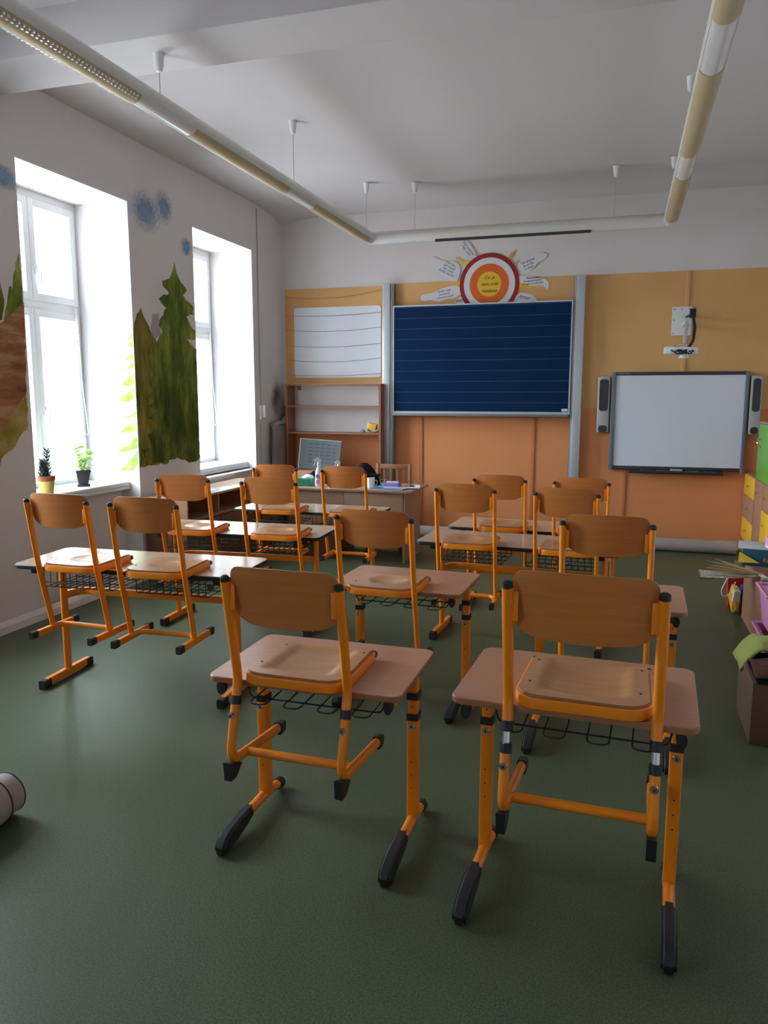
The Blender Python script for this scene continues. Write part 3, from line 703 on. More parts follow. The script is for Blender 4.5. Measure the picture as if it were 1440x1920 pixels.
# magnetic board + strings
def rplate(b, xa, xb, za, zb, y0, y1, r, m):
    b.prism(rrect(xa, za, xb, zb, r), y1-y0, m, 'y', y0)
b = MB(); rplate(b, -3.87, -2.765, 1.85, 2.68, YF-.02, YF-.008, .035, 'magnet'); tag(b.build('magnetic_board', smooth=0), 'white rounded magnetic board above the brown wall shelf', 'whiteboard')
for k, (z, sag) in enumerate(((2.79, .05), (2.60, .02), (2.42, .03), (2.235, .03), (2.06, .035), (1.895, .02))):
    b = MB(); b.tube([(-3.96+1.205*q/14, YF-.028, z-.03+.0+sag*(2*q/14-1)**2+(.045*q/14 if k == 0 else .012*q/14)-.0) for q in range(15)], .0022, 'string', n=5, ref=(0, 0, 1))
    b.tube([(-3.96, YF-.028, z+sag-.03), (-3.96, YF-.006, z+sag-.03)], .004, 'string', n=6)
    tag(b.build('display_string'), ['topmost', 'second', 'third', 'fourth', 'fifth', 'lowest'][k]+' thin string stretched across the white magnetic board', 'string', 'strings across the magnetic board')
# wall shelf
t = thing('wall_shelf', 'brown open wooden shelf unit under the white magnetic board', 'shelf')
ya, yb = 8.64, 8.868; xa, xb = -3.90, -2.70
for xx in (xa, xb-.022):
    b = MB(); b.box((xx, ya, .30), (xx+.022, yb, 1.765), 'shelfwood'); b.build('side_panel', t, 0)
b = MB(); b.box((xa, ya, 1.752), (xb, yb, 1.772), 'shelfwood'); b.build('top_panel', t, 0)
for z in (1.505, 1.19, .62, .35):
    b = MB(); b.box((xa+.02, ya+.005, z-.009), (xb-.02, yb, z+.009), 'shelfwood'); b.build('shelf', t, 0)
for xx in (xa+.07, xb-.09):
    b = MB(); b.box((xx, yb-.03, 1.70), (xx+.035, yb, 1.752), 'shelfwood'); b.build('bracket', t, 0)
# things on the shelf
t = thing('sponge', 'yellow board sponge leaning in a green dish on the shelf', 'sponge', (-2.80, 8.75, 1.20))
mx = Matrix.Translation((-.03, 0, .075)) @ Matrix.Rotation(R_(12), 4, 'Y')
b = MB(); b.box((-.06, -.04, -.04), (.05, .04, .035), 'yellow', .008, mx=mx); b.build('sponge_block', t)
t = thing('dish', 'bright green plastic dish at the right end of the shelf', 'dish', (-2.80, 8.75, 1.20))
b = MB(); b.tube([(-.09, 0, .035), (-.06, 0, .012), (.0, 0, .006), (.05, 0, .03), (.075, 0, .07)], .045, 'green', n=10, ref=(0, 1, 0), r2=.005); b.build('dish_body', t)
t = thing('crumpled_rag', 'small grey crumpled rag beside the green dish', 'rag', (-2.945, 8.72, 1.20))
b = MB(); bmt = bmesh.new(); bmesh.ops.create_icosphere(bmt, subdivisions=2, radius=.025)
for v in bmt.verts: v.co = Vector((v.co.x*1.4, v.co.y, max(0, v.co.z+.012)))*random.uniform(.8, 1.2)
b.merge(bmt, 'cloth_grey'); b.build('rag', t)
# leaning grey poster
t = thing('poster_board', 'grey framed board of small dark tiles leaning in the shelf', 'poster', (-3.42, 8.45, .772), 0)
mx = Matrix.Rotation(R_(-8), 4, 'X') @ Matrix.Rotation(R_(3), 4, 'Y')
b = MB(); b.box((-.24, -.006, 0), (.27, .006, .345), 'poster', mx=mx); b.build('backing', t, 0)
b = MB()
for r_ in range(6):
    for c_ in range(5):
        b.box((-.13+c_*.075, -.008, .285-r_*.042), (-.13+c_*.075+.05, -.0065, .285-r_*.042+.02), 'poster_d', mx=mx)
b.build('dark_tiles', t, 0)
b = MB(); b.box((-.25, -.009, 0), (-.24, .009, .352), 'grey', mx=mx); b.box((-.25, -.009, .345), (.275, .009, .352), 'grey', mx=mx); b.build('frame', t, 0)
# small console that carries it
t = thing('low_console', 'brown console behind the teacher desk carrying the grey board', 'cabinet', (-3.2, 8.46, 0))
b = MB(); b.box((-.55, -.16, 0), (.40, .16, .77), 'shelfwood', .004); b.build('body', t)
# interactive board
t = thing('interactive_whiteboard', 'blank interactive whiteboard with grey frame on the right of the orange wall', 'whiteboard')
Y0 = YF-.07; q = Y0/YF
X0, X1, Z0, Z1 = -.136*q, 1.237*q, 1.62+(.836-1.62)*q, 1.62+(1.888-1.62)*q
b = MB(); b.box((X0+.045, Y0, Z0+.035), (X1-.035, Y0+.02, Z1-.035), 'screen'); b.build('screen', t, 0)
b = MB(); b.box((X0, Y0-.015, Z0-.01), (X0+.047, YF-.01, Z1), 'frame_g', .008); b.box((X1-.037, Y0-.015, Z0-.02), (X1, YF-.01, Z1), 'frame_g', .008)
b.box((X0+.04, Y0-.008, Z1-.037), (X1-.03, YF-.01, Z1-.002), 'frame_d', .004); b.box((X0+.04, Y0-.008, Z0), (X1-.03, YF-.01, Z0+.037), 'frame_d', .004); b.build('frame', t)
b = MB(); xa, xb = X0+.22, X1-.2; b.prism([(Y0, Z0-.04), (Y0-.06, Z0-.036), (Y0-.075, Z0-.02), (Y0-.075, Z0+.0), (Y0-.06, Z0-.012), (Y0, Z0-.006), (Y0, Z0)], xb-xa, 'frame_d', 'x', xa); tr_ = b.build('pen_tray', t, 0)
def text(s, name, parent, loc, size, mtl, rot=0, shear=0, ext=.0006):
    c = bpy.data.curves.new(name, 'FONT'); c.body = s; c.size = size; c.shear = shear; c.extrude = ext; c.align_x = 'CENTER'; c.align_y = 'CENTER'
    c.materials.append(M[mtl]); tmp = bpy.data.objects.new(name, c)
    me = bpy.data.meshes.new_from_object(tmp); bpy.data.objects.remove(tmp); me.name = name
    o = bpy.data.objects.new(name, me); COL.objects.link(o); o.rotation_euler = (pi/2, 0, 0); o.location = loc
    if rot: o.rotation_euler = (Matrix.Rotation(-rot, 3, 'Y') @ Matrix.Rotation(pi/2, 3, 'X')).to_euler()
    o.parent = parent
    return o
text('SMART Board', 'maker_lettering', t, (X0+.13, Y0-.0085, Z1-.018), .022, 'grey')
for k, (mm, dx) in enumerate((('frame_d', .16), ('red', .32), ('green', .62), ('blue', .80))):
    b = MB(); xx = xa+dx-.03; b.tube([(xx, Y0-.04, Z0-.006), (xx+.11, Y0-.04, Z0-.006)], .008, mm, n=8); b.tube([(xx-.012, Y0-.04, Z0-.006), (xx, Y0-.04, Z0-.006)], .007, 'grey', n=8)
    tag(b.build('marker_pen'), ['black', 'red', 'green', 'blue'][k]+' marker pen in the tray under the interactive whiteboard', 'pen', 'pens in the whiteboard tray')
b = MB(); b.box((xa+.42, Y0-.065, Z0-.012), (xa+.54, Y0-.02, Z0+.015), 'grey', .006); tag(b.build('board_eraser'), 'grey eraser in the tray under the interactive whiteboard', 'eraser')
for side, xa_, xb_, lab in (('l', -.277, -.148, 'slim speaker left of the interactive whiteboard'), ('r', 1.243, 1.352, 'slim speaker right of the interactive whiteboard')):
    t = thing('wall_speaker', lab, 'speaker'); za, zb = 1.235, 1.84
    b = MB(); b.box((xa_, Y0-.02, za), (xb_, YF-.01, zb), 'grey', .015); b.build('cabinet', t)
    b = MB(); rplate(b, xa_+.02, xb_-.015, za+.235, zb-.03, Y0-.026, Y0-.018, .03, 'frame_d'); b.build('grille', t, 0)
    b = MB(); rplate(b, xa_+.02, xb_-.018, za+.005, za+.08, Y0-.026, Y0-.018, .03, 'frame_d'); b.build('control_panel', t, 0)
# projector
t = thing('projector_mount', 'white wall plate with arm above the interactive whiteboard', 'bracket')
b = MB(); b.box((.445, YF-.03, 2.26), (.640, YF-.008, 2.555), 'white', .003)
for (x, z) in ((.465, 2.53), (.54, 2.53), (.615, 2.53), (.465, 2.42), (.465, 2.285)): b.lathe([(.006, YF-.033), (.006, YF-.03)], 'black', (x, 0, z), 8, 'y')
b.build('wall_plate', t)
PY = 7.75; q = PY/YF
b = MB(); b.tube([(.56, YF-.03, 2.36), (.56*q+.02, PY+.06, 2.30)], .016, 'white', n=12, sq=True); b.box((.505, PY+.04, 2.10), (.535, PY+.07, 2.32), 'grey', .004); b.build('arm', t)
cp = []
for (u_, v_, y_) in ((1299, 588, 8.3), (1303, 612, 8.1), (1300, 638, 7.9), (1291, 652, 7.72), (1284, 659, 7.66)):
    q_ = on_y(u_, v_, y_); cp.append((q_[0], y_, q_[1]))
b = MB(); b.tube(fillet(cp, .06), .014, 'black', n=10); q_ = cp[0]; b.box((q_[0]-.028, q_[1]-.03, q_[2]-.04), (q_[0]+.028, q_[1]+.03, q_[2]+.045), 'black', .004); b.tube([q_, (q_[0]-.02, YF-.04, q_[2]+.02)], .012, 'black')
q_ = cp[-1]
for dx in (-.09, -.04, .02, .08): b.tube(fillet([q_, (q_[0]+dx*.6, PY-.12, q_[2]-.03), (q_[0]+dx*1.1-.02, PY-.08, 2.045)], .03), .006, 'black', n=6)
b.build('cable', t)
t = thing('projector', 'white projector hanging on the arm above the interactive whiteboard', 'projector')
mx = Matrix.Translation((.475, PY-.02, 2.045)) @ Matrix.Rotation(R_(2), 4, 'Y')
b = MB(); b.box((-.14, -.06, -.035), (.15, .10, .03), 'white', .014, mx=mx); b.build('body', t)
b = MB(); b.lathe([(.05, -.075), (.035, -.05), (.02, -.03)], 'white', (.51, PY+.0, 2.05), 16); b.build('lens_hood', t)
b = MB()
for k in range(6): b.box((-.05+k*.03, -.063, -.015), (-.035+k*.03, -.06, -.003), 'black', mx=mx)
b.box((-.03, -.075, -.018), (.01, -.058, .006), 'black', mx=mx); b.build('sockets', t)
b = MB()
for dx in (-.06, .07):
    b.tube(fillet([(.475+dx, PY, 2.07), (.475+dx*.7, PY, 2.10), (.52, PY+.03, 2.10)], .02), .008, 'chrome', n=8)
b.build('ceiling_fixing', t)
# ------------------------------------------------------------------ sun decoration
SX, SZ, SY = -1.498, 2.868, YF-.011
t = thing('paper_sun', 'round paper sun with red, white, orange and yellow rings above the blackboard', 'wall decoration')
def disc(b, r, y0, y1, m, n=48): b.lathe([(r, y0), (r, y1)], m, (SX, 0, SZ), n, 'y')
for k, (r, m, nm) in enumerate(((.337, 'p_red', 'red_ring'), (.288, 'paper', 'white_ring'), (.222, 'p_orange', 'orange_ring'), (.135, 'p_yellow', 'yellow_centre'))):
    b = MB(); disc(b, r, SY-.001-.001*k, SY-.0018-.001*k, m); b.build(nm, t, 30)
for s, dz in (('Co je', .07), ('nám milé', 0), ('hledáme', -.075)):
    text(s, 'handwriting', t, (SX, SY-.0062, SZ+dz), .052, 'ink_o', shear=.4)
def flame(b, px, py, qx, qy, wd, m='p_flame'):
    a = Vector((*on_y(px, py, SY),)); c = Vector((*on_y(qx, qy, SY),)); d = c-a; nn = Vector((-d.y, d.x)).normalized(); L = []
    Rr = []
    for k in range(9):
        u = k/8; wv = wd*(1-u)**.7*(.5); mid = a+d*u+nn*(.25*d.length*.5*sin(u*pi*1.6)*.6)
        L.append(mid+nn*wv); Rr.append(mid-nn*wv)
    b.prism([(p.x, p.y) for p in L+Rr[::-1]], -.001, m, 'y', SY)
for (p, q_, wd) in (((879, 494), (852, 484), .05), ((898, 482), (889, 470), .03), ((957, 484), (968, 465), .045), ((968, 494), (984, 488), .04), ((863, 532), (850, 533), .05), ((972, 537), (1000, 538), .05), ((868, 552), (857, 556), .03)):
    b = MB(); flame(b, *p, *q_, wd, 'p_flame' if wd != .05 else 'p_yellow'); b.build('ray', t, 0)
notes = [([(868, 545), (865, 552), (850, 560), (838, 560), (822, 566), (805, 562), (798, 565), (789, 563), (789, 554), (800, 551), (812, 550), (825, 542), (845, 536), (860, 536)], 'Snídat vždy\nmá dechy\na budoucnosti', (833, 551), 8, 'lowest cloud note left of the paper sun', .034),
         ([(856, 530), (840, 525), (820, 508), (804, 488), (812, 480), (830, 490), (850, 488), (864, 500), (862, 515)], 'Ten den\nbýt veselý\nbez nudy\nkaždý úsměv', (841, 503), -28, 'upper cloud note left of the paper sun', .036),
         ([(893, 480), (880, 483), (868, 470), (858, 462), (861, 452), (878, 452), (889, 468)], 'Moje maminka\nrády a klid', (876, 467), -52, 'note above the paper sun pointing up to the lamp', .034),
         ([(972, 508), (970, 492), (985, 483), (1000, 478), (1015, 474), (1028, 476), (1022, 486), (1008, 492), (1000, 505), (985, 512)], 'Ten dotývá\nse světa\nv klidu', (990, 496), 20, 'upper cloud note right of the paper sun', .036),
         ([(974, 516), (990, 518), (1010, 522), (1022, 522), (1030, 530), (1028, 543), (1022, 540), (1015, 534), (1000, 537), (980, 532), (973, 530)], 'Všech přání\nna slavné mraky\ndotepat v můj plán', (998, 526), 4, 'curled cloud note right of the paper sun', .03),
         ([(973, 548), (985, 549), (998, 552), (1008, 563), (1006, 568), (960, 569)], 'Jarmil', (982, 557), -18, 'lower right cloud note tucked behind the blackboard', .05),
         ([(868, 556), (860, 558), (852, 566), (856, 572), (872, 571)], 'Jeník', (862, 563), 10, 'small lower left note tucked behind the blackboard', .045)]
for poly, s, tx, ang, lab, sz in notes:
    t = thing('cloud_note', 'white hand-lettered '+lab, 'note', group='cloud notes around the paper sun')
    b = MB(); P_ = [Vector((*on_y(u, v, SY), 0)) for u, v in poly]
    sm = []
    for k in range(len(P_)):
        a_, c_ = P_[k], P_[(k+1) % len(P_)]; sm += [a_*.75+c_*.25, a_*.25+c_*.75]
    b.prism([(p.x, p.y) for p in sm], -.0012, 'paper', 'y', SY); b.build('paper_cutout', t, 0)
    q2 = on_y(*tx, SY); text(s, 'handwriting', t, (q2[0], SY-.002, q2[1]), sz, 'ink', rot=R_(ang), shear=.45)

# ------------------------------------------------------------------ pendant lights
def halftube(b, p0, p1, r, m, a0, a1, n=14, th=.004):
    p0, p1 = Vector(p0), Vector(p1); t = (p1-p0).normalized(); side = t.cross(Vector((0, 0, 1))); up_ = Vector((0, 0, 1)); i = b.mi(m)
    def ring(p, rad): return [b.bm.verts.new(p+side*rad*sin(a0+(a1-a0)*k/n)-up_*rad*cos(a0+(a1-a0)*k/n)) for k in range(n+1)]
    A, B, C_, D = ring(p0, r), ring(p1, r), ring(p0, r-th), ring(p1, r-th)
    for k in range(n):
        for q in ((A[k], A[k+1], B[k+1], B[k]), (C_[k+1], C_[k], D[k], D[k+1]), (A[k+1], A[k], C_[k], C_[k+1]), (B[k], B[k+1], D[k+1], D[k])):
            f = b.bm.faces.new(q); f.material_index = i
    for k in (0, n):
        f = b.bm.faces.new((A[k], B[k], D[k], C_[k])); f.material_index = i
ZL = 3.285; RL = .066
def strip(name, label, axis, c, a, e, panels, cups, front=False):
    t = thing(name, label, 'ceiling light', group='suspended strip lights')
    P = (lambda s: (c, s, ZL)) if axis == 'y' else (lambda s: (s, c, ZL))
    b = MB(); halftube(b, P(a), P(e), RL, 'lamp_body', R_(62), R_(298), 24); b.build('housing', t, 40)
    cuts = sorted([a, e]+[v for p in panels for v in p[:2]])
    pos = a
    for (s0, s1, kind) in panels:
        if s0 > pos:
            b = MB(); halftube(b, P(pos), P(s0), RL-.002, 'lamp_clear', R_(-63), R_(63)); b.build('glossy_cover', t, 40)
        b = MB()
        halftube(b, P(s0), P(s1), RL+.002, 'lamp_beige' if not front else 'lamp_body', R_(-64), R_(64))
        if kind == 'perf':
            for k in range(int((s1-s0)/.03)):
                q_ = Vector(P(s0+.015+k*.03)); 
                for an in (-48, -36, 36, 48):
                    b.box(tuple(q_+Vector((sin(R_(an))*(RL+.002)-.004, -.006, -cos(R_(an))*(RL+.002)-.004))), tuple(q_+Vector((sin(R_(an))*(RL+.002)+.004, .006, -cos(R_(an))*(RL+.002)+.004))), 'lamp_clear')
        if kind == 'slot': b.box((s0, c-.045, ZL-RL-.012), (s1, c-.038, ZL-RL+.03), 'frame_d')
        b.build('louvre_panel', t, 40); pos = s1
    if pos < e:
        b = MB(); halftube(b, P(pos), P(e), RL-.002, 'lamp_clear', R_(-63), R_(63)); b.build('glossy_cover', t, 40)
    for cp, zc in cups:
        q_ = Vector(P(cp)); b = MB(); b.tube([(q_.x, q_.y, ZL+RL-.005), (q_.x, q_.y, zc-.05)], .0028, 'grey', n=6)
        b.build('suspension_wire', t)
        b = MB(); b.lathe([(.008, -.10), (.018, -.095), (.026, -.06), (.03, -.012), (.034, 0)], 'white', (q_.x, q_.y, zc), 16); b.build('ceiling_cup', t)
    return t
Zc = ZC
strip('strip_light', 'long suspended strip light running beside the window wall', 'y', -2.655, 1.4, 8.11, [(1.6, 1.98, 'plain'), (2.5, 3.93, 'perf'), (4.50, 5.93, 'plain'), (6.47, 7.98, 'plain')], [(4.20, 3.575), (6.12, Zc), (8.0, Zc-.005)])
strip('strip_light', 'long suspended strip light above the right side of the room', 'y', .35, 1.4, 8.09, [(2.45, 3.90, 'plain'), (4.47, 5.88, 'plain'), (6.46, 7.92, 'plain')], [(4.2, 3.575), (6.12, Zc), (8.0, Zc-.005)])
strip('strip_light', 'suspended strip light running across the front above the blackboard', 'x', 8.14, -2.60, .31, [(-1.94, -.38, 'slot')], [(-2.17, Zc-.006), (-.168, Zc-.006)], front=True)
for x, lab in ((-2.655, 'left'), (.35, 'right')):
    b = MB(); s = 1 if x > 0 else -1
    b.tube(fillet([(x, 8.07, ZL), (x, 8.14, ZL), (x-s*.07, 8.14, ZL)], .05, 6), RL-.001, 'lamp_clear', n=20, ref=(0, 0, 1))
    tag(b.build('light_corner_connector'), 'white elbow joining the strip lights at the '+lab+' front corner', 'light fitting')

# ------------------------------------------------------------------ window-side items
t = thing('potted_succulent', 'spiky dark plant in a yellow pot at the near end of the sill', 'potted plant', (-4.20, 4.86, .88))
b = MB(); b.lathe([(.040, 0), (.05, .005), (.06, .10), (.062, .102), (.05, .102)], 'pot_yellow', n=24); b.build('cover_pot', t)
b = MB(); b.lathe([(.048, .09), (.054, .10), (.062, .105), (.066, .14), (.058, .14), (.055, .13)], 'terracotta', n=24); b.lathe([(.055, .125), (.054, .13)], 'soil', n=20); b.build('clay_pot', t)
b = MB()
for k in range(5):
    bx_, by_ = random.uniform(-.02, .03), random.uniform(-.045, .045); ht = random.choice([.12, .16, .20]); lean = random.uniform(-.15, .15)
    b.tube([(bx_, by_, .13), (bx_, by_+lean*ht, .13+ht)], [.006, .003], 'leaf_dark', n=6)
    for q in range(34):
        z = .13+ht*(q+1)/34; yy = by_+lean*(z-.13); a = q*2.4; l = .035*(1.1-(q/34)*.5)
        b.tube([(bx_, yy, z), (bx_+cos(a)*l*.6, yy+sin(a)*l*.6, z+.008), (bx_+cos(a)*l, yy+sin(a)*l, z+.026)], [.003, .005, .0008], 'leaf_dark', n=5)
b.build('foliage', t)
t = thing('potted_plant', 'leafy bright green plant in a dark square pot on the sill', 'potted plant', (-4.28, 5.38, .88))
b = MB(); b.lathe([(.055, 0), (.07, .004), (.07, .02), (.06, .022)], 'pot_dark', n=4); b.lathe([(.05, .01), (.075, .12), (.082, .12), (.082, .135), (.07, .135)], 'pot_dark', n=4); b.lathe([(.07, .12), (.069, .126)], 'soil', n=4); b.build('pot', t)
b = MB()
for k in range(46):
    a = random.uniform(0, 2*pi); rad = random.uniform(.01, .085); z = random.uniform(.15, .33); rad *= 1.15-abs(z-.22)*2
    p = Vector((cos(a)*rad, sin(a)*rad, z)); b.tube([(0, 0, .125), (p.x*.5, p.y*.5, z*.75), p], .0016, 'leaf', n=4)
    nn = Vector((cos(a)*.5+random.uniform(-.4, .4), sin(a)*.5+random.uniform(-.4, .4), 1)).normalized(); u = nn.orthogonal().normalized(); v = nn.cross(u); L = random.uniform(.018, .03)
    pts = [p+(u*cos(th)+v*sin(th)*.8)*L*(1+.12*cos(3*th)) for th in [2*pi*j/9 for j in range(9)]]
    b.faces([tuple(x+nn*.001) for x in pts]+[tuple(x) for x in pts], [list(range(9)), list(range(17, 8, -1))]+[[j, (j+1) % 9, 9+(j+1) % 9, 9+j] for j in range(9)], 'leaf')
b.build('foliage', t)
# thermostat / blind crank and cable on the left wall
t = thing('wall_telephone', 'white slim handset box on the window wall near the corner', 'wall unit', (XL, 8.22, 1.36))
b = MB(); b.box((0, -.045, 0), (.03, .02, .16), 'white', .006); b.build('base', t)
b = MB(); b.box((.028, -.005, .02), (.06, .03, .165), 'white', .008); b.build('handset', t)
b = MB(); b.tube([(XL+.008, 8.215, 1.52), (XL+.008, 8.215, 3.70)], .006, 'grey', n=6); b.tube([(XL+.006, 8.20, 1.36), (XL+.006, 8.20, .76)], .006, 'grey', n=6); tag(b.build('cable_duct'), 'thin vertical cable running down the window wall to the white handset', 'cable')
t = thing('covered_stand', 'tall object under crumpled brown-grey wrapping in the left front corner', 'covered object', (-3.985, 8.60, 0))
b = MB()
def wrap(u, v):
    a = u*2*pi; z = 1.30*v; rx, ry = .04, .22
    k = 1+.05*sin(a*7+z*3)+.03*sin(a*13)
    if v > .94: z += .03*sin(a*5)
    return Vector((rx*cos(a)*k+.03, ry*sin(a)*k, max(z, .001)))
b.grid(wrap, 48, 24, 'cloth_grey'); b.build('cover_body', t, 60)
b = MB(); b.tube([(.03, -.2, 1.28), (.04, -.08, 1.31), (.05, .04, 1.30), (.03, .12, 1.36), (.06, .2, 1.34)], .045, 'cloth_grey', n=8, r2=.03); b.build('cover_top_fold', t, 60)
# low cabinet
t = thing('low_cabinet', 'low brown cabinet with open compartments along the window wall', 'cabinet', (0, 0, 0))
xa, xb, ya, yb, zt = -4.0, -3.58, 5.83, 7.55, .743
b = MB(); b.box((xa, ya, zt-.022), (xb, yb, zt), 'top2', .002); b.build('top_panel', t)
for y in (ya, ya+.56, ya+1.13, yb-.02):
    b = MB(); b.box((xa, y, .55), (xb-(.0 if y in (ya, yb-.02) else .01), y+.02, zt-.022), 'cab'); b.build('divider', t, 0)
b = MB(); b.box((xa, ya, .53), (xb, yb, .55), 'cab'); b.box((xa, ya+.02, .55), (xa+.015, yb-.02, zt-.022), 'cabdark'); b.build('bottom_panel', t, 0)
b = MB(); b.box((xa+.01, ya+.003, .0), (xb-.012, yb, .53), 'cabdark', .003); b.build('base_unit', t)
for k in range(3):
    b = MB(); y = ya+.02+k*.565; b.box((xb-.014, y, .06), (xb+.004, y+.55, .515), 'cabdark', .003); dd = b.build('door', t)
    b = MB(); b.tube([(xb+.004, y+.5, .44), (xb+.022, y+.5, .44)], .009, 'chrome'); b.build('knob', dd)
# ------------------------------------------------------------------ teacher desk and things
t = thing('teacher_desk', 'wide beech teacher desk with closed front, before the shelf', 'desk')
xa, xb, ya, yb, zt = -3.22, -1.91, 7.10, 7.78, .72
b = MB(); b.box((xa, ya, zt-.024), (xb, yb, zt), 'desk', .003); b.build('desktop', t)
b = MB(); b.box((xb-.10, ya+.06, 0), (xb-.078, yb-.03, zt-.024), 'desk', .002); b.build('side_panel', t)
b = MB(); b.box((xa+.06, ya+.05, .30), (-2.62, ya+.068, zt-.024), 'desk', .002); b.build('front_panel', t)
b = MB(); b.box((-2.617, ya+.05, .30), (xb-.10, ya+.068, zt-.024), 'desk', .002); b.build('front_panel', t)
b = MB(); b.box((xa+.04, ya+.07, 0), (-2.72, yb-.04, zt-.024), 'cabdark', .003); b.build('drawer_pedestal', t)
DZ = .72
def spray(x, y, lab, sc=1, body='white'):
    t = thing('spray_bottle', lab, 'bottle', (x, y, DZ), R_(200), 'spray bottles on the teacher desk')
    b = MB(); b.lathe([(.032*sc, 0), (.034*sc, .01), (.033*sc, .12*sc), (.026*sc, .155*sc), (.014*sc, .175*sc), (.013*sc, .19*sc)], 'white', n=20); bo = b.build('bottle_body', t)
    b = MB(); b.lathe([(.0345*sc, .02*sc), (.0345*sc, .115*sc)], 'paper', n=20); b.build('label_sheet', bo)
    for zz, mm in ((.045, 'pink'), (.095, 'purple')):
        b = MB(); b.lathe([(.018*sc, -.0365*sc), (.018*sc, -.034*sc)], mm, (0, 0, zz*sc), 14, 'y'); b2 = b.build('label_mark', bo); b2.rotation_euler = (0, 0, R_(-200))
    b = MB(); b.lathe([(.017*sc, .185*sc), (.017*sc, .215*sc), (.012*sc, .225*sc)], 'blue' if sc == 1 else 'white', n=16); b.build('collar', t)
    b = MB(); b.prism([(-.02, .222), (-.022, .24), (-.01, .256), (.03, .256), (.055, .245), (.055, .235), (.02, .222)] if sc == 1 else [(-.02*sc, .222*sc), (-.022*sc, .25*sc), (.01*sc, .262*sc), (.05*sc, .24*sc), (.02*sc, .222*sc)], .022, 'white', 'y', -.011); b.tube([(.03*sc, 0, .235*sc), (.045*sc, 0, .19*sc)], .004, 'white', n=6); b.build('spray_head', t)
spray(-2.915, 7.24, 'white spray bottle with blue collar and purple print on the teacher desk', 1.12)
spray(-2.80, 7.50, 'white spray bottle behind the taller one, half hidden by a chair back', .95)
t = thing('card_box', 'teal green box with open top at the left of the teacher desk', 'box', (-3.11, 7.28, DZ), R_(4))
b = MB(); b.box((-.105, -.07, 0), (.105, .07, .075), 'teal', .002); b.box((-.098, -.063, .06), (.098, .063, .077), 'greencard'); b.build('box_body', t)
b = MB(); b.box((-.11, -.075, .076), (.0, .07, .08), 'greencard'); b.build('lid_flap', t)
t = thing('tissue_bundle', 'crumpled white tissue bundle in the teal box', 'tissue', (-3.06, 7.30, DZ+.078))
b = MB(); bmt = bmesh.new(); bmesh.ops.create_icosphere(bmt, subdivisions=3, radius=.05)
for v in bmt.verts: v.co = Vector((v.co.x*1.3, v.co.y, max(0, v.co.z*.7)))*random.uniform(.93, 1.07)
b.merge(bmt, 'paper'); b.build('tissue', t, 60)
t = thing('black_pouch', 'low black pouch behind the teal box', 'pouch', (-3.04, 7.55, DZ))
b = MB(); b.tube([(-.13, 0, .05), (-.05, 0, .085), (.05, 0, .095), (.14, 0, .055)], [.03, .045, .05, .02], 'cloth_black', n=10); b.build('pouch', t)
t = thing('black_jacket', 'black jacket heaped over a red-lined bag behind the chairs', 'bag', (-2.50, 7.52, DZ))
b = MB()
def bag(u, v):
    a = u*2*pi; r = (1-v**3*.75); return Vector((.14*cos(a)*r*(1+.06*sin(a*5+v*6))-.03*v, .09*sin(a)*r*(1+.06*sin(a*3)), (.225*v)))
b.grid(bag, 32, 14, 'cloth_black'); b.build('bag_body', t, 60)
b = MB(); b.box((.06, -.09, .10), (.17, -.06, .125), 'cloth_black', .01); b.build('strap_end', t)
t = thing('white_mug', 'white cylindrical mug on the teacher desk', 'mug', (-2.365, 7.25, DZ))
b = MB(); b.lathe([(.032, 0), (.036, .004), (.038, .105), (.034, .105), (.032, .01)], 'white', n=24); b.build('cup_body', t)
b = MB(); b.tube(fillet([(.036, 0, .085), (.065, 0, .08), (.062, 0, .035), (.035, 0, .03)], .02), .004, 'chrome', n=6); b.build('handle', t)
t = thing('scissors', 'scissors with wire handles standing by the mug', 'scissors', (-2.255, 7.32, DZ))
b = MB(); 
for dx in (-.02, .02): b.tube([(dx+.018*cos(a*pi/6), 0, .065+.024*sin(a*pi/6)) for a in range(12)], .003, 'chrome', n=6, closed=True, ref=(0, 1, 0))
b.tube([(-.018, 0, .045), (.006, 0, .0)], .003, 'chrome', n=6); b.tube([(.018, 0, .045), (-.006, 0, .0)], .003, 'chrome', n=6); b.build('scissors_body', t)
def sheet(x, y, w_, d_, z, h_, m, rz, name, lab, cat, grp=None):
    b = MB(); b.box((-w_/2, -d_/2, 0), (w_/2, d_/2, h_), m, .001); o = b.build(name, smooth=0); o.location = (x, y, z); o.rotation_euler = (0, 0, R_(rz)); return tag(o, lab, cat, grp)
sheet(-2.17, 7.30, .34, .24, DZ, .010, 'lightblue', -6, 'exercise_book', 'light blue exercise book at the bottom of the pile on the teacher desk', 'book')
sheet(-2.08, 7.38, .36, .26, DZ+.010, .006, 'paper', 12, 'magazine', 'white magazine lying across the blue exercise book', 'magazine')
sheet(-2.17, 7.34, .15, .10, DZ+.016, .035, 'purple', -2, 'card_box', 'small purple box on the magazine', 'box')
sheet(-2.17, 7.34, .12, .07, DZ+.051, .012, 'paper', 15, 'note_pad', 'small white pad on the purple box', 'note pad')
for k, (x, y, m, lab) in enumerate(((-2.06, 7.33, 'p_orange', 'orange picture card'), (-2.01, 7.40, 'terracotta', 'brown picture card'), (-1.985, 7.36, 'frame_d', 'dark crumpled glove-like bundle'))):
    b = MB(); bmt = bmesh.new(); bmesh.ops.create_icosphere(bmt, subdivisions=2, radius=.04)
    for v in bmt.verts: v.co = Vector((v.co.x*1.2, v.co.y*.8, max(0, v.co.z*.5)))*random.uniform(.75, 1.15)
    b.merge(bmt, m); o = b.build('paper_scrap' if k < 2 else 'cloth_bundle', smooth=0); o.location = (x, y, DZ+.016); tag(o, lab+' on the magazine', 'scrap')
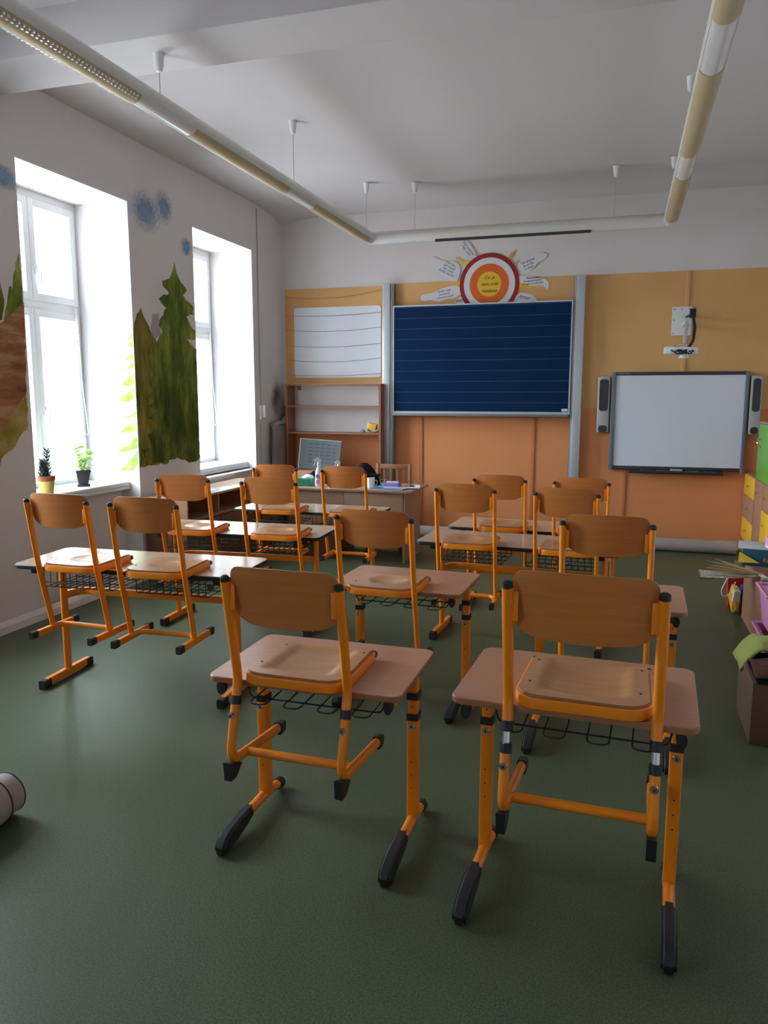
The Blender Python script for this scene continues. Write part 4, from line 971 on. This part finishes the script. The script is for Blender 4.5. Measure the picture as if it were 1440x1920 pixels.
for k, (x, m, s) in enumerate(((-2.77, 'magenta', .025), (-2.64, 'paper', .03), (-2.70, 'terracotta', .018))):
    b = MB(); bmt = bmesh.new(); bmesh.ops.create_icosphere(bmt, subdivisions=2, radius=s)
    for v in bmt.verts: v.co = Vector((v.co.x*1.4, v.co.y, max(0, v.co.z*.5)))*random.uniform(.8, 1.15)
    b.merge(bmt, m); o = b.build('eraser' if k != 1 else 'paper_scrap', smooth=0); o.location = (x, 7.18, DZ); tag(o, ['magenta eraser', 'crumpled white paper scrap', 'small brown eraser'][k]+' near the front edge of the teacher desk', ['eraser', 'scrap', 'eraser'][k])
# teacher chair
t = thing('wooden_chair', 'wooden slat-back chair behind the teacher desk', 'chair', (-2.36, 8.02, 0), R_(0))
for sx in (-1, 1):
    b = MB(); b.box((sx*.18-.016, .0, 0), (sx*.18+.016, .035, .90), 'shelfwood', .004); b.build('rear_leg', t)
    b = MB(); b.box((sx*.18-.016, -.38, 0), (sx*.18+.016, -.345, .44), 'shelfwood', .004); b.build('front_leg', t)
b = MB(); b.box((-.2, -.4, .44), (.2, .04, .46), 'shelfwood', .006); b.build('seat', t)
b = MB(); b.box((-.17, .005, .845), (.17, .03, .895), 'shelfwood', .004); b.box((-.17, .005, .58), (.17, .03, .62), 'shelfwood', .004); b.build('back_rail', t)
for k in range(4):
    b = MB(); b.box((-.12+k*.073, .01, .60), (-.095+k*.073, .025, .85), 'shelfwood'); b.build('back_slat', t, 0)
# black bag hanging in the far window-row desk
t = thing('black_bag', 'black bag hanging below the far window-row desk', 'bag', (-2.62, 6.12, .37))
b = MB(); b.box((-.13, -.05, 0), (.13, .05, .14), 'cloth_black', .02); b.build('bag_body', t)
b = MB(); b.tube([(.045*cos(a*pi/8), -.06, .10+.045*sin(a*pi/8)) for a in range(16)], .004, 'chrome', n=6, closed=True, ref=(0, 1, 0)); b.build('ring', t)

# ------------------------------------------------------------------ carpet rolls
b = MB(); rr0 = .070; b.lathe([(rr0, -2.65), (rr0, 1.18)], 'carpet', (0, 8.60, rr0), 28, 'x'); tag(b.build('carpet_roll'), 'long rolled-up grey carpet lying along the foot of the orange wall', 'carpet roll')
t = thing('carpet_roll', 'beige rolled-up carpet with dark bound edges at the left foreground', 'carpet roll', (-2.232, 2.28, 0), R_(90))
b = MB(); b.lathe([(.090, -1.4), (.090, -.10), (.0895, -.088)], 'carpet', (0, 0, .092), 40, 'x'); b.build('outer_wrap', t)
b = MB(); b.lathe([(.078, -.3), (.079, -.01), (.074, -.004), (.03, -.004), (.028, -.05)], 'carpet', (0, .004, .088), 40, 'x'); b.build('inner_layers', t)
for x_, r_, zc in ((-.09, .0895, .092), (-.008, .078, .088)):
    b = MB(); b.tube([(x_, .004*(zc == .088)+r_*cos(k*pi/24), zc+r_*sin(k*pi/24)) for k in range(48)], .0035, 'carpetedge', n=6, closed=True, ref=(1, 0, 0)); b.build('bound_edge', t)
# ------------------------------------------------------------------ right side: drawers, locker, clutter
t = thing('drawer_cabinet', 'low cabinet with yellow and brown drawers in the right front corner', 'cabinet')
xa, xb, ya, yb = 1.25, XR-.01, 8.17, YF-.02
b = MB(); b.box((xa+.018, ya, 0), (xb, yb, .835), 'cab', .002); b.build('body', t)
for k, (z0_, z1_, m) in enumerate(((.62, .83, 'yellow'), (.385, .615, 'cab'), (.16, .38, 'yellow'))):
    b = MB(); b.box((xa, ya+.01, z0_), (xa+.018, yb-.01, z1_), m, .002); dd = b.build('drawer', t); 
    if m == 'yellow': dd['label'] = 'yellow drawer'
    b = MB(); b.tube([(xa, (ya+yb)/2, (z0_+z1_)/2), (xa-.02, (ya+yb)/2, (z0_+z1_)/2)], .012, 'chrome'); b.build('knob', dd)
t = thing('tall_cupboard', 'brown cupboard with a green upper door at the right edge', 'cupboard')
ya, yb = 7.30, 8.155
b = MB(); b.box((xa+.018, ya, 0), (xb, yb, 1.375), 'cab', .002); b.build('body', t)
b = MB(); b.box((xa-.006, ya-.005, 1.375), (xb, yb+.005, 1.39), 'desk', .002); b.build('top_panel', t)
b = MB(); b.box((xa, ya+.005, .845), (xa+.018, yb-.005, 1.37), 'green', .002); dd = b.build('door', t); dd['label'] = 'green upper door'
b = MB(); yk = yb-.13; b.tube(fillet([(xa, yk, 1.22), (xa-.035, yk-.01, 1.235), (xa-.035, yk-.05, 1.19), (xa, yk-.05, 1.15)], .02), .006, 'chrome', n=8); b.build('handle', dd)
for (y0_, y1_, z0_, z1_, m) in ((yb-.42, yb-.005, .1, .84, 'cab'), (ya+.005, yb-.425, .60, .84, 'cab'), (ya+.005, yb-.425, .1, .595, 'yellow')):
    b = MB(); b.box((xa, y0_, z0_), (xa+.018, y1_, z1_), m, .002); dd = b.build('door', t)
    b = MB(); b.tube([(xa, y0_+.25, z1_-.12), (xa-.02, y0_+.25, z1_-.12)], .012, 'chrome'); b.build('knob', dd)
t = thing('low_shelf', 'low brown shelf with toys and boxes piled on it at the right edge', 'shelf')
xa, xb, ya, yb, zt = .908, 1.32, 5.14, 6.12, .36
b = MB(); b.box((xa, ya, 0), (xa+.02, yb, zt), 'cab'); b.box((xb-.02, ya, 0), (xb, yb, zt), 'cab'); b.build('side_panel', t, 0)
b = MB(); b.box((xa+.02, ya, zt-.02), (xb-.02, yb, zt), 'cab'); b.build('top_panel', t, 0)
b = MB(); b.box((xa+.02, yb-.02, 0), (xb-.02, yb-.002, zt-.02), 'cab'); b.box((xa+.02, ya+.01, .04), (xb-.02, yb-.02, .06), 'cab'); b.build('back_panel', t, 0)
# on low shelf
sheet(1.08, 5.95, .34, .28, zt, .09, 'cab', 3, 'wooden_tray', 'flat brown crate under the dark teal game box', 'crate')
t = thing('game_box', 'dark teal game box with light blue end on the low shelf', 'box', (1.08, 5.93, zt+.09), R_(-8))
b = MB(); b.box((-.22, -.14, 0), (.26, .14, .12), 'tealdark', .002); bo = b.build('box_body', t)
b = MB(); b.box((-.222, -.13, .005), (-.219, .13, .115), 'lightblue'); b.build('end_label', bo, 0)
text('Rummi', 'box_lettering', bo, (-.03, -.142, .045), .042, 'p_orange')
b = MB(); b.box((-.25, -.145, .12), (.15, .145, .127), 'grey', .001); b.build('lid', t)
t = thing('open_card_box', 'open pink and white box on top of the dark teal game box', 'box', (1.14, 5.84, zt+.218), R_(8))
b = MB(); b.box((-.13, -.09, 0), (.18, .09, .008), 'paper'); b.box((-.13, -.09, 0), (-.118, .09, .07), 'pink'); b.box((-.13, -.09, 0), (.18, -.082, .03), 'paper'); b.box((-.13, .082, 0), (.18, .09, .075), 'paper'); b.build('box_body', t, 0)
for k in range(3):
    b = MB(); bmt = bmesh.new(); bmesh.ops.create_icosphere(bmt, subdivisions=2, radius=.026)
    for v in bmt.verts: v.co *= random.uniform(.8, 1.1)
    b.merge(bmt, ('straw', 'terracotta', 'straw')[k]); o = b.build('pine_cone'); o.location = (1.08+k*.07, 5.84+.02*(k-1), zt+.251); tag(o, ['leftmost', 'middle', 'rightmost'][k]+' of the three small brown cones in the open pink box', 'cone', 'cones in the open box')
t = thing('dried_bouquet', 'cellophane-wrapped bundle of dried stalks sticking out over the shelf edge', 'bouquet', (.92, 5.72, zt+.055))
b = MB()
for k in range(26):
    a = random.uniform(-.35, .35); L = random.uniform(.2, .36); z2 = random.uniform(.0, .08)
    b.tube([(.05, 0, 0), (-L*.5*cos(a), L*.5*sin(a), z2*.6), (-L*cos(a), L*sin(a)*1.0, z2)], [.003, .0025, .0015], 'straw', n=5)
b.build('stalks', t)
b = MB()
def cel(u, v):
    a = u*2*pi; x = .06-.42*v; r = .018+.05*v; r *= 1+.12*sin(a*6+v*9)
    return Vector((x, r*1.5*cos(a), -.008+r*.35*sin(a)-.02*v))
b.grid(cel, 30, 14, 'cello'); o = b.build('cellophane', t, 40)
b = MB(); b.tube(fillet([(.03, -.02, .0), (.10, -.25, -.02), (.09, -.45, -.04), (.13, -.55, -.02)], .08), .002, 'white', n=8, ref=(0, 0, 1), r2=.022); b.build('ribbon', t)
t = thing('paper_boat', 'folded yellow paper on the dried bouquet', 'paper', (.86, 5.80, zt+.12))
b = MB(); b.faces([(-.05, -.03, 0), (.09, -.02, 0), (.02, .03, 0), (-.04, .0, .07)], [(0, 1, 2), (0, 3, 1), (1, 3, 2), (2, 3, 0)], 'p_yellow'); b.build('folded_paper', t, 0)
sheet(1.10, 5.52, .30, .26, zt, .05, 'cloth_green', 5, 'folded_bag', 'pale green folded bag on the low shelf', 'bag')
sheet(1.02, 5.42, .2, .16, zt+.05, .012, 'frame_d', -5, 'folder', 'black folder on the pale green folded bag', 'folder')
# floor items before the shelf
t = thing('red_gift_bag', 'red bag with white cord handle on the floor by the low shelf', 'bag', (.955, 6.42, 0))
b = MB(); b.prism([(-.11, 0), (.11, 0), (.125, .22), (-.125, .26)], .13, 'red', 'y', -.065); b.build('bag_body', t, 0)
b = MB(); b.tube(fillet([(-.125, -.07, .24), (-.17, -.08, .14), (-.155, -.08, .08), (-.10, -.08, .12), (-.07, -.07, .21)], .03), .0045, 'white', n=6, ref=(0, 1, 0)); b.build('cord_handle', t)
t = thing('cardboard_tub', 'dark brown tub standing in the red bag', 'tub', (.965, 6.43, .2))
b = MB(); b.lathe([(.075, 0), (.09, .17), (.082, .17), (.08, .16)], 'cardboard', n=20); b.build('tub_body', t)
t = thing('blue_box', 'tilted blue box before the red bag', 'box', (.955, 6.27, .13))
b = MB(); mx = Matrix.Rotation(R_(25), 4, 'Y'); b.box((-.06, -.05, -.05), (.06, .05, .055), 'blue', .004, mx=mx); b.build('box_body', t)
t = thing('dark_crate', 'dark crate supporting the blue box on the floor', 'crate', (.975, 6.27, 0)); b = MB(); b.box((-.07, -.06, 0), (.09, .06, .085), 'cardboard', .004); b.build('crate_body', t)
t = thing('yellow_gift_bag', 'crumpled yellow and white paper bag on the floor by the low shelf', 'bag', (.90, 6.02-.0, 0))
b = MB(); bmt = bmesh.new(); bmesh.ops.create_icosphere(bmt, subdivisions=2, radius=.07)
for v in bmt.verts: v.co = Vector((v.co.x*.55-.035, v.co.y*.9+.18, max(0, v.co.z*1.6+.11)))*random.uniform(.92, 1.08)
b.merge(bmt, 'yellow'); b.build('paper_bag', t, 0)
b = MB(); b.box((-.075, .10, .10), (-.03, .13, .185), 'paper', .004, mx=Matrix.Rotation(R_(8), 4, 'Y')); b.build('white_panel', t)
# pink bins
def bin_(x, y, z, m, lab, wd=.34, d=.36, h=.2):
    t = thing('storage_bin', lab, 'storage bin', (x, y, z))
    b = MB(); 
    def q(u, v): return None
    w0, d0, w1, d1 = wd*.42, d*.42, wd*.5, d*.5; th = .005
    pts = []
    for (a_, b_, zz) in ((w0, d0, 0), (w1, d1, h), (w1-th, d1-th, h), (w0-th, d0-th, .006)):
        pts += [(-a_, -b_, zz), (a_, -b_, zz), (a_, b_, zz), (-a_, b_, zz)]
    fs = [(3, 2, 1, 0), (12, 13, 14, 15)]
    for k in range(3):
        for j in range(4): fs.append((k*4+j, k*4+(j+1) % 4, k*4+4+(j+1) % 4, k*4+4+j))
    b.faces(pts, fs, m); b.build('bin_body', t, 0)
    b = MB(); r = [(-w1-.012, -d1-.012), (w1+.012, -d1-.012), (w1+.012, d1+.012), (-w1-.012, d1+.012)]
    for j in range(4): b.tube([(*r[j], h-.005), (*r[(j+1) % 4], h-.005)], .009, m, n=8)
    b.build('rim', t)
bin_(.99, 4.82, 0, 'pink', 'lower pink storage bin standing on the floor at the right edge', h=.27)
bin_(1.00, 4.84, .275, 'pink', 'upper pink storage bin stacked at the right edge', h=.235)
bin_(1.02, 4.42, 0, 'magenta', 'magenta storage bin before the pink ones', h=.30, d=.28)
t = thing('orange_cup', 'orange-brown cup on the upper pink storage bin', 'cup', (.93, 4.80, .505)); b = MB(); b.lathe([(.045, 0), (.055, .10), (.05, .10), (.045, .01)], 'terracotta', n=20); b.lathe([(.05, .06), (.056, .085), (.05, .15), (.02, .17)], 'cloth_grey', n=10); b.build('cup_body', t)
b = MB(); b.box((.84, 4.70, .498), (1.16, 4.97, .505), 'pink', .002); tag(b.build('bin_lid'), 'pink lid closing the upper storage bin', 'lid')
# near box with cloths
t = thing('cardboard_box', 'dark brown cardboard box at the right edge of the foreground', 'box', (.85, 4.02, 0))
b = MB(); b.box((-.215, -.22, 0), (.4, .22, .30), 'cardboard', .003); b.build('box_body', t)
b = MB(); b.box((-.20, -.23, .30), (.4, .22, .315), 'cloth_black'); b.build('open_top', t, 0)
def drape(name, lab, m, x0_, x1_, y0_, y1_, z_, drop, seed):
    rnd = random.Random(seed); b = MB(); ph = rnd.uniform(0, 6)
    def f(u, v):
        x = x0_+(x1_-x0_)*u; y = y0_+(y1_-y0_)*v; e = min(u, 1)*1.0
        z = z_+.02*sin(u*9+ph)*sin(v*7+ph)+.03*sin(v*pi)
        if u < .22: z -= drop*(1-u/.22)**1.5
        return Vector((x, y, z))
    b.grid(f, 26, 18, m); o = b.build(name, smooth=60); so = o.modifiers.new('thickness', 'SOLIDIFY'); so.thickness = .012; return tag(o, lab, 'cloth')
drape('folded_cloth', 'brown cloth lying over the dark cardboard box', 'cloth_brown', .64, 1.2, 3.80, 4.06, .345, .02, 2)
drape('folded_cloth', 'olive green cloth draped over the back of the cardboard box', 'cloth_green', .615, 1.1, 4.09, 4.36, .37, .12, 5)
t = thing('yellow_toy', 'yellow star-shaped toy before the cardboard box', 'toy', (.79, 3.735, .22))
b = MB(); st = []
for k in range(10):
    r_ = .085 if k % 2 == 0 else .04; st.append((r_*cos(k*pi/5), r_*sin(k*pi/5)))
b.prism(st, .03, 'yellow', 'y', -.015); b.build('toy_body', t, 0)
t = thing('paper_bundle', 'upright bundle of pale papers before the cardboard box', 'paper', (.775, 3.70, 0)); b = MB(); b.box((-.06, -.04, 0), (.2, .04, .13), 'paper', .003); b.build('papers', t)
# ------------------------------------------------------------------ outside
t = tag(empty('neighbouring_house', (-16, 4.0, -4)), 'pale neighbouring house seen blown out through the window', 'building')
b = MB(); b.box((-4, 12.0, 0), (0, 22, 10.5), 'facade'); b.build('wall', t, 0)
b = MB(); b.prism([(-4.5, 10.5), (.4, 10.5), (-2, 12.4)], 10.6, 'roof', 'y', 11.7); b.build('roof', t, 0)
b = MB()
for k in range(48): b.box((.0, 14.1, 2.2+k*.12), (.07, 15.3, 2.26+k*.12), 'frame_d')
b.build('louvre_shutter', t, 0)
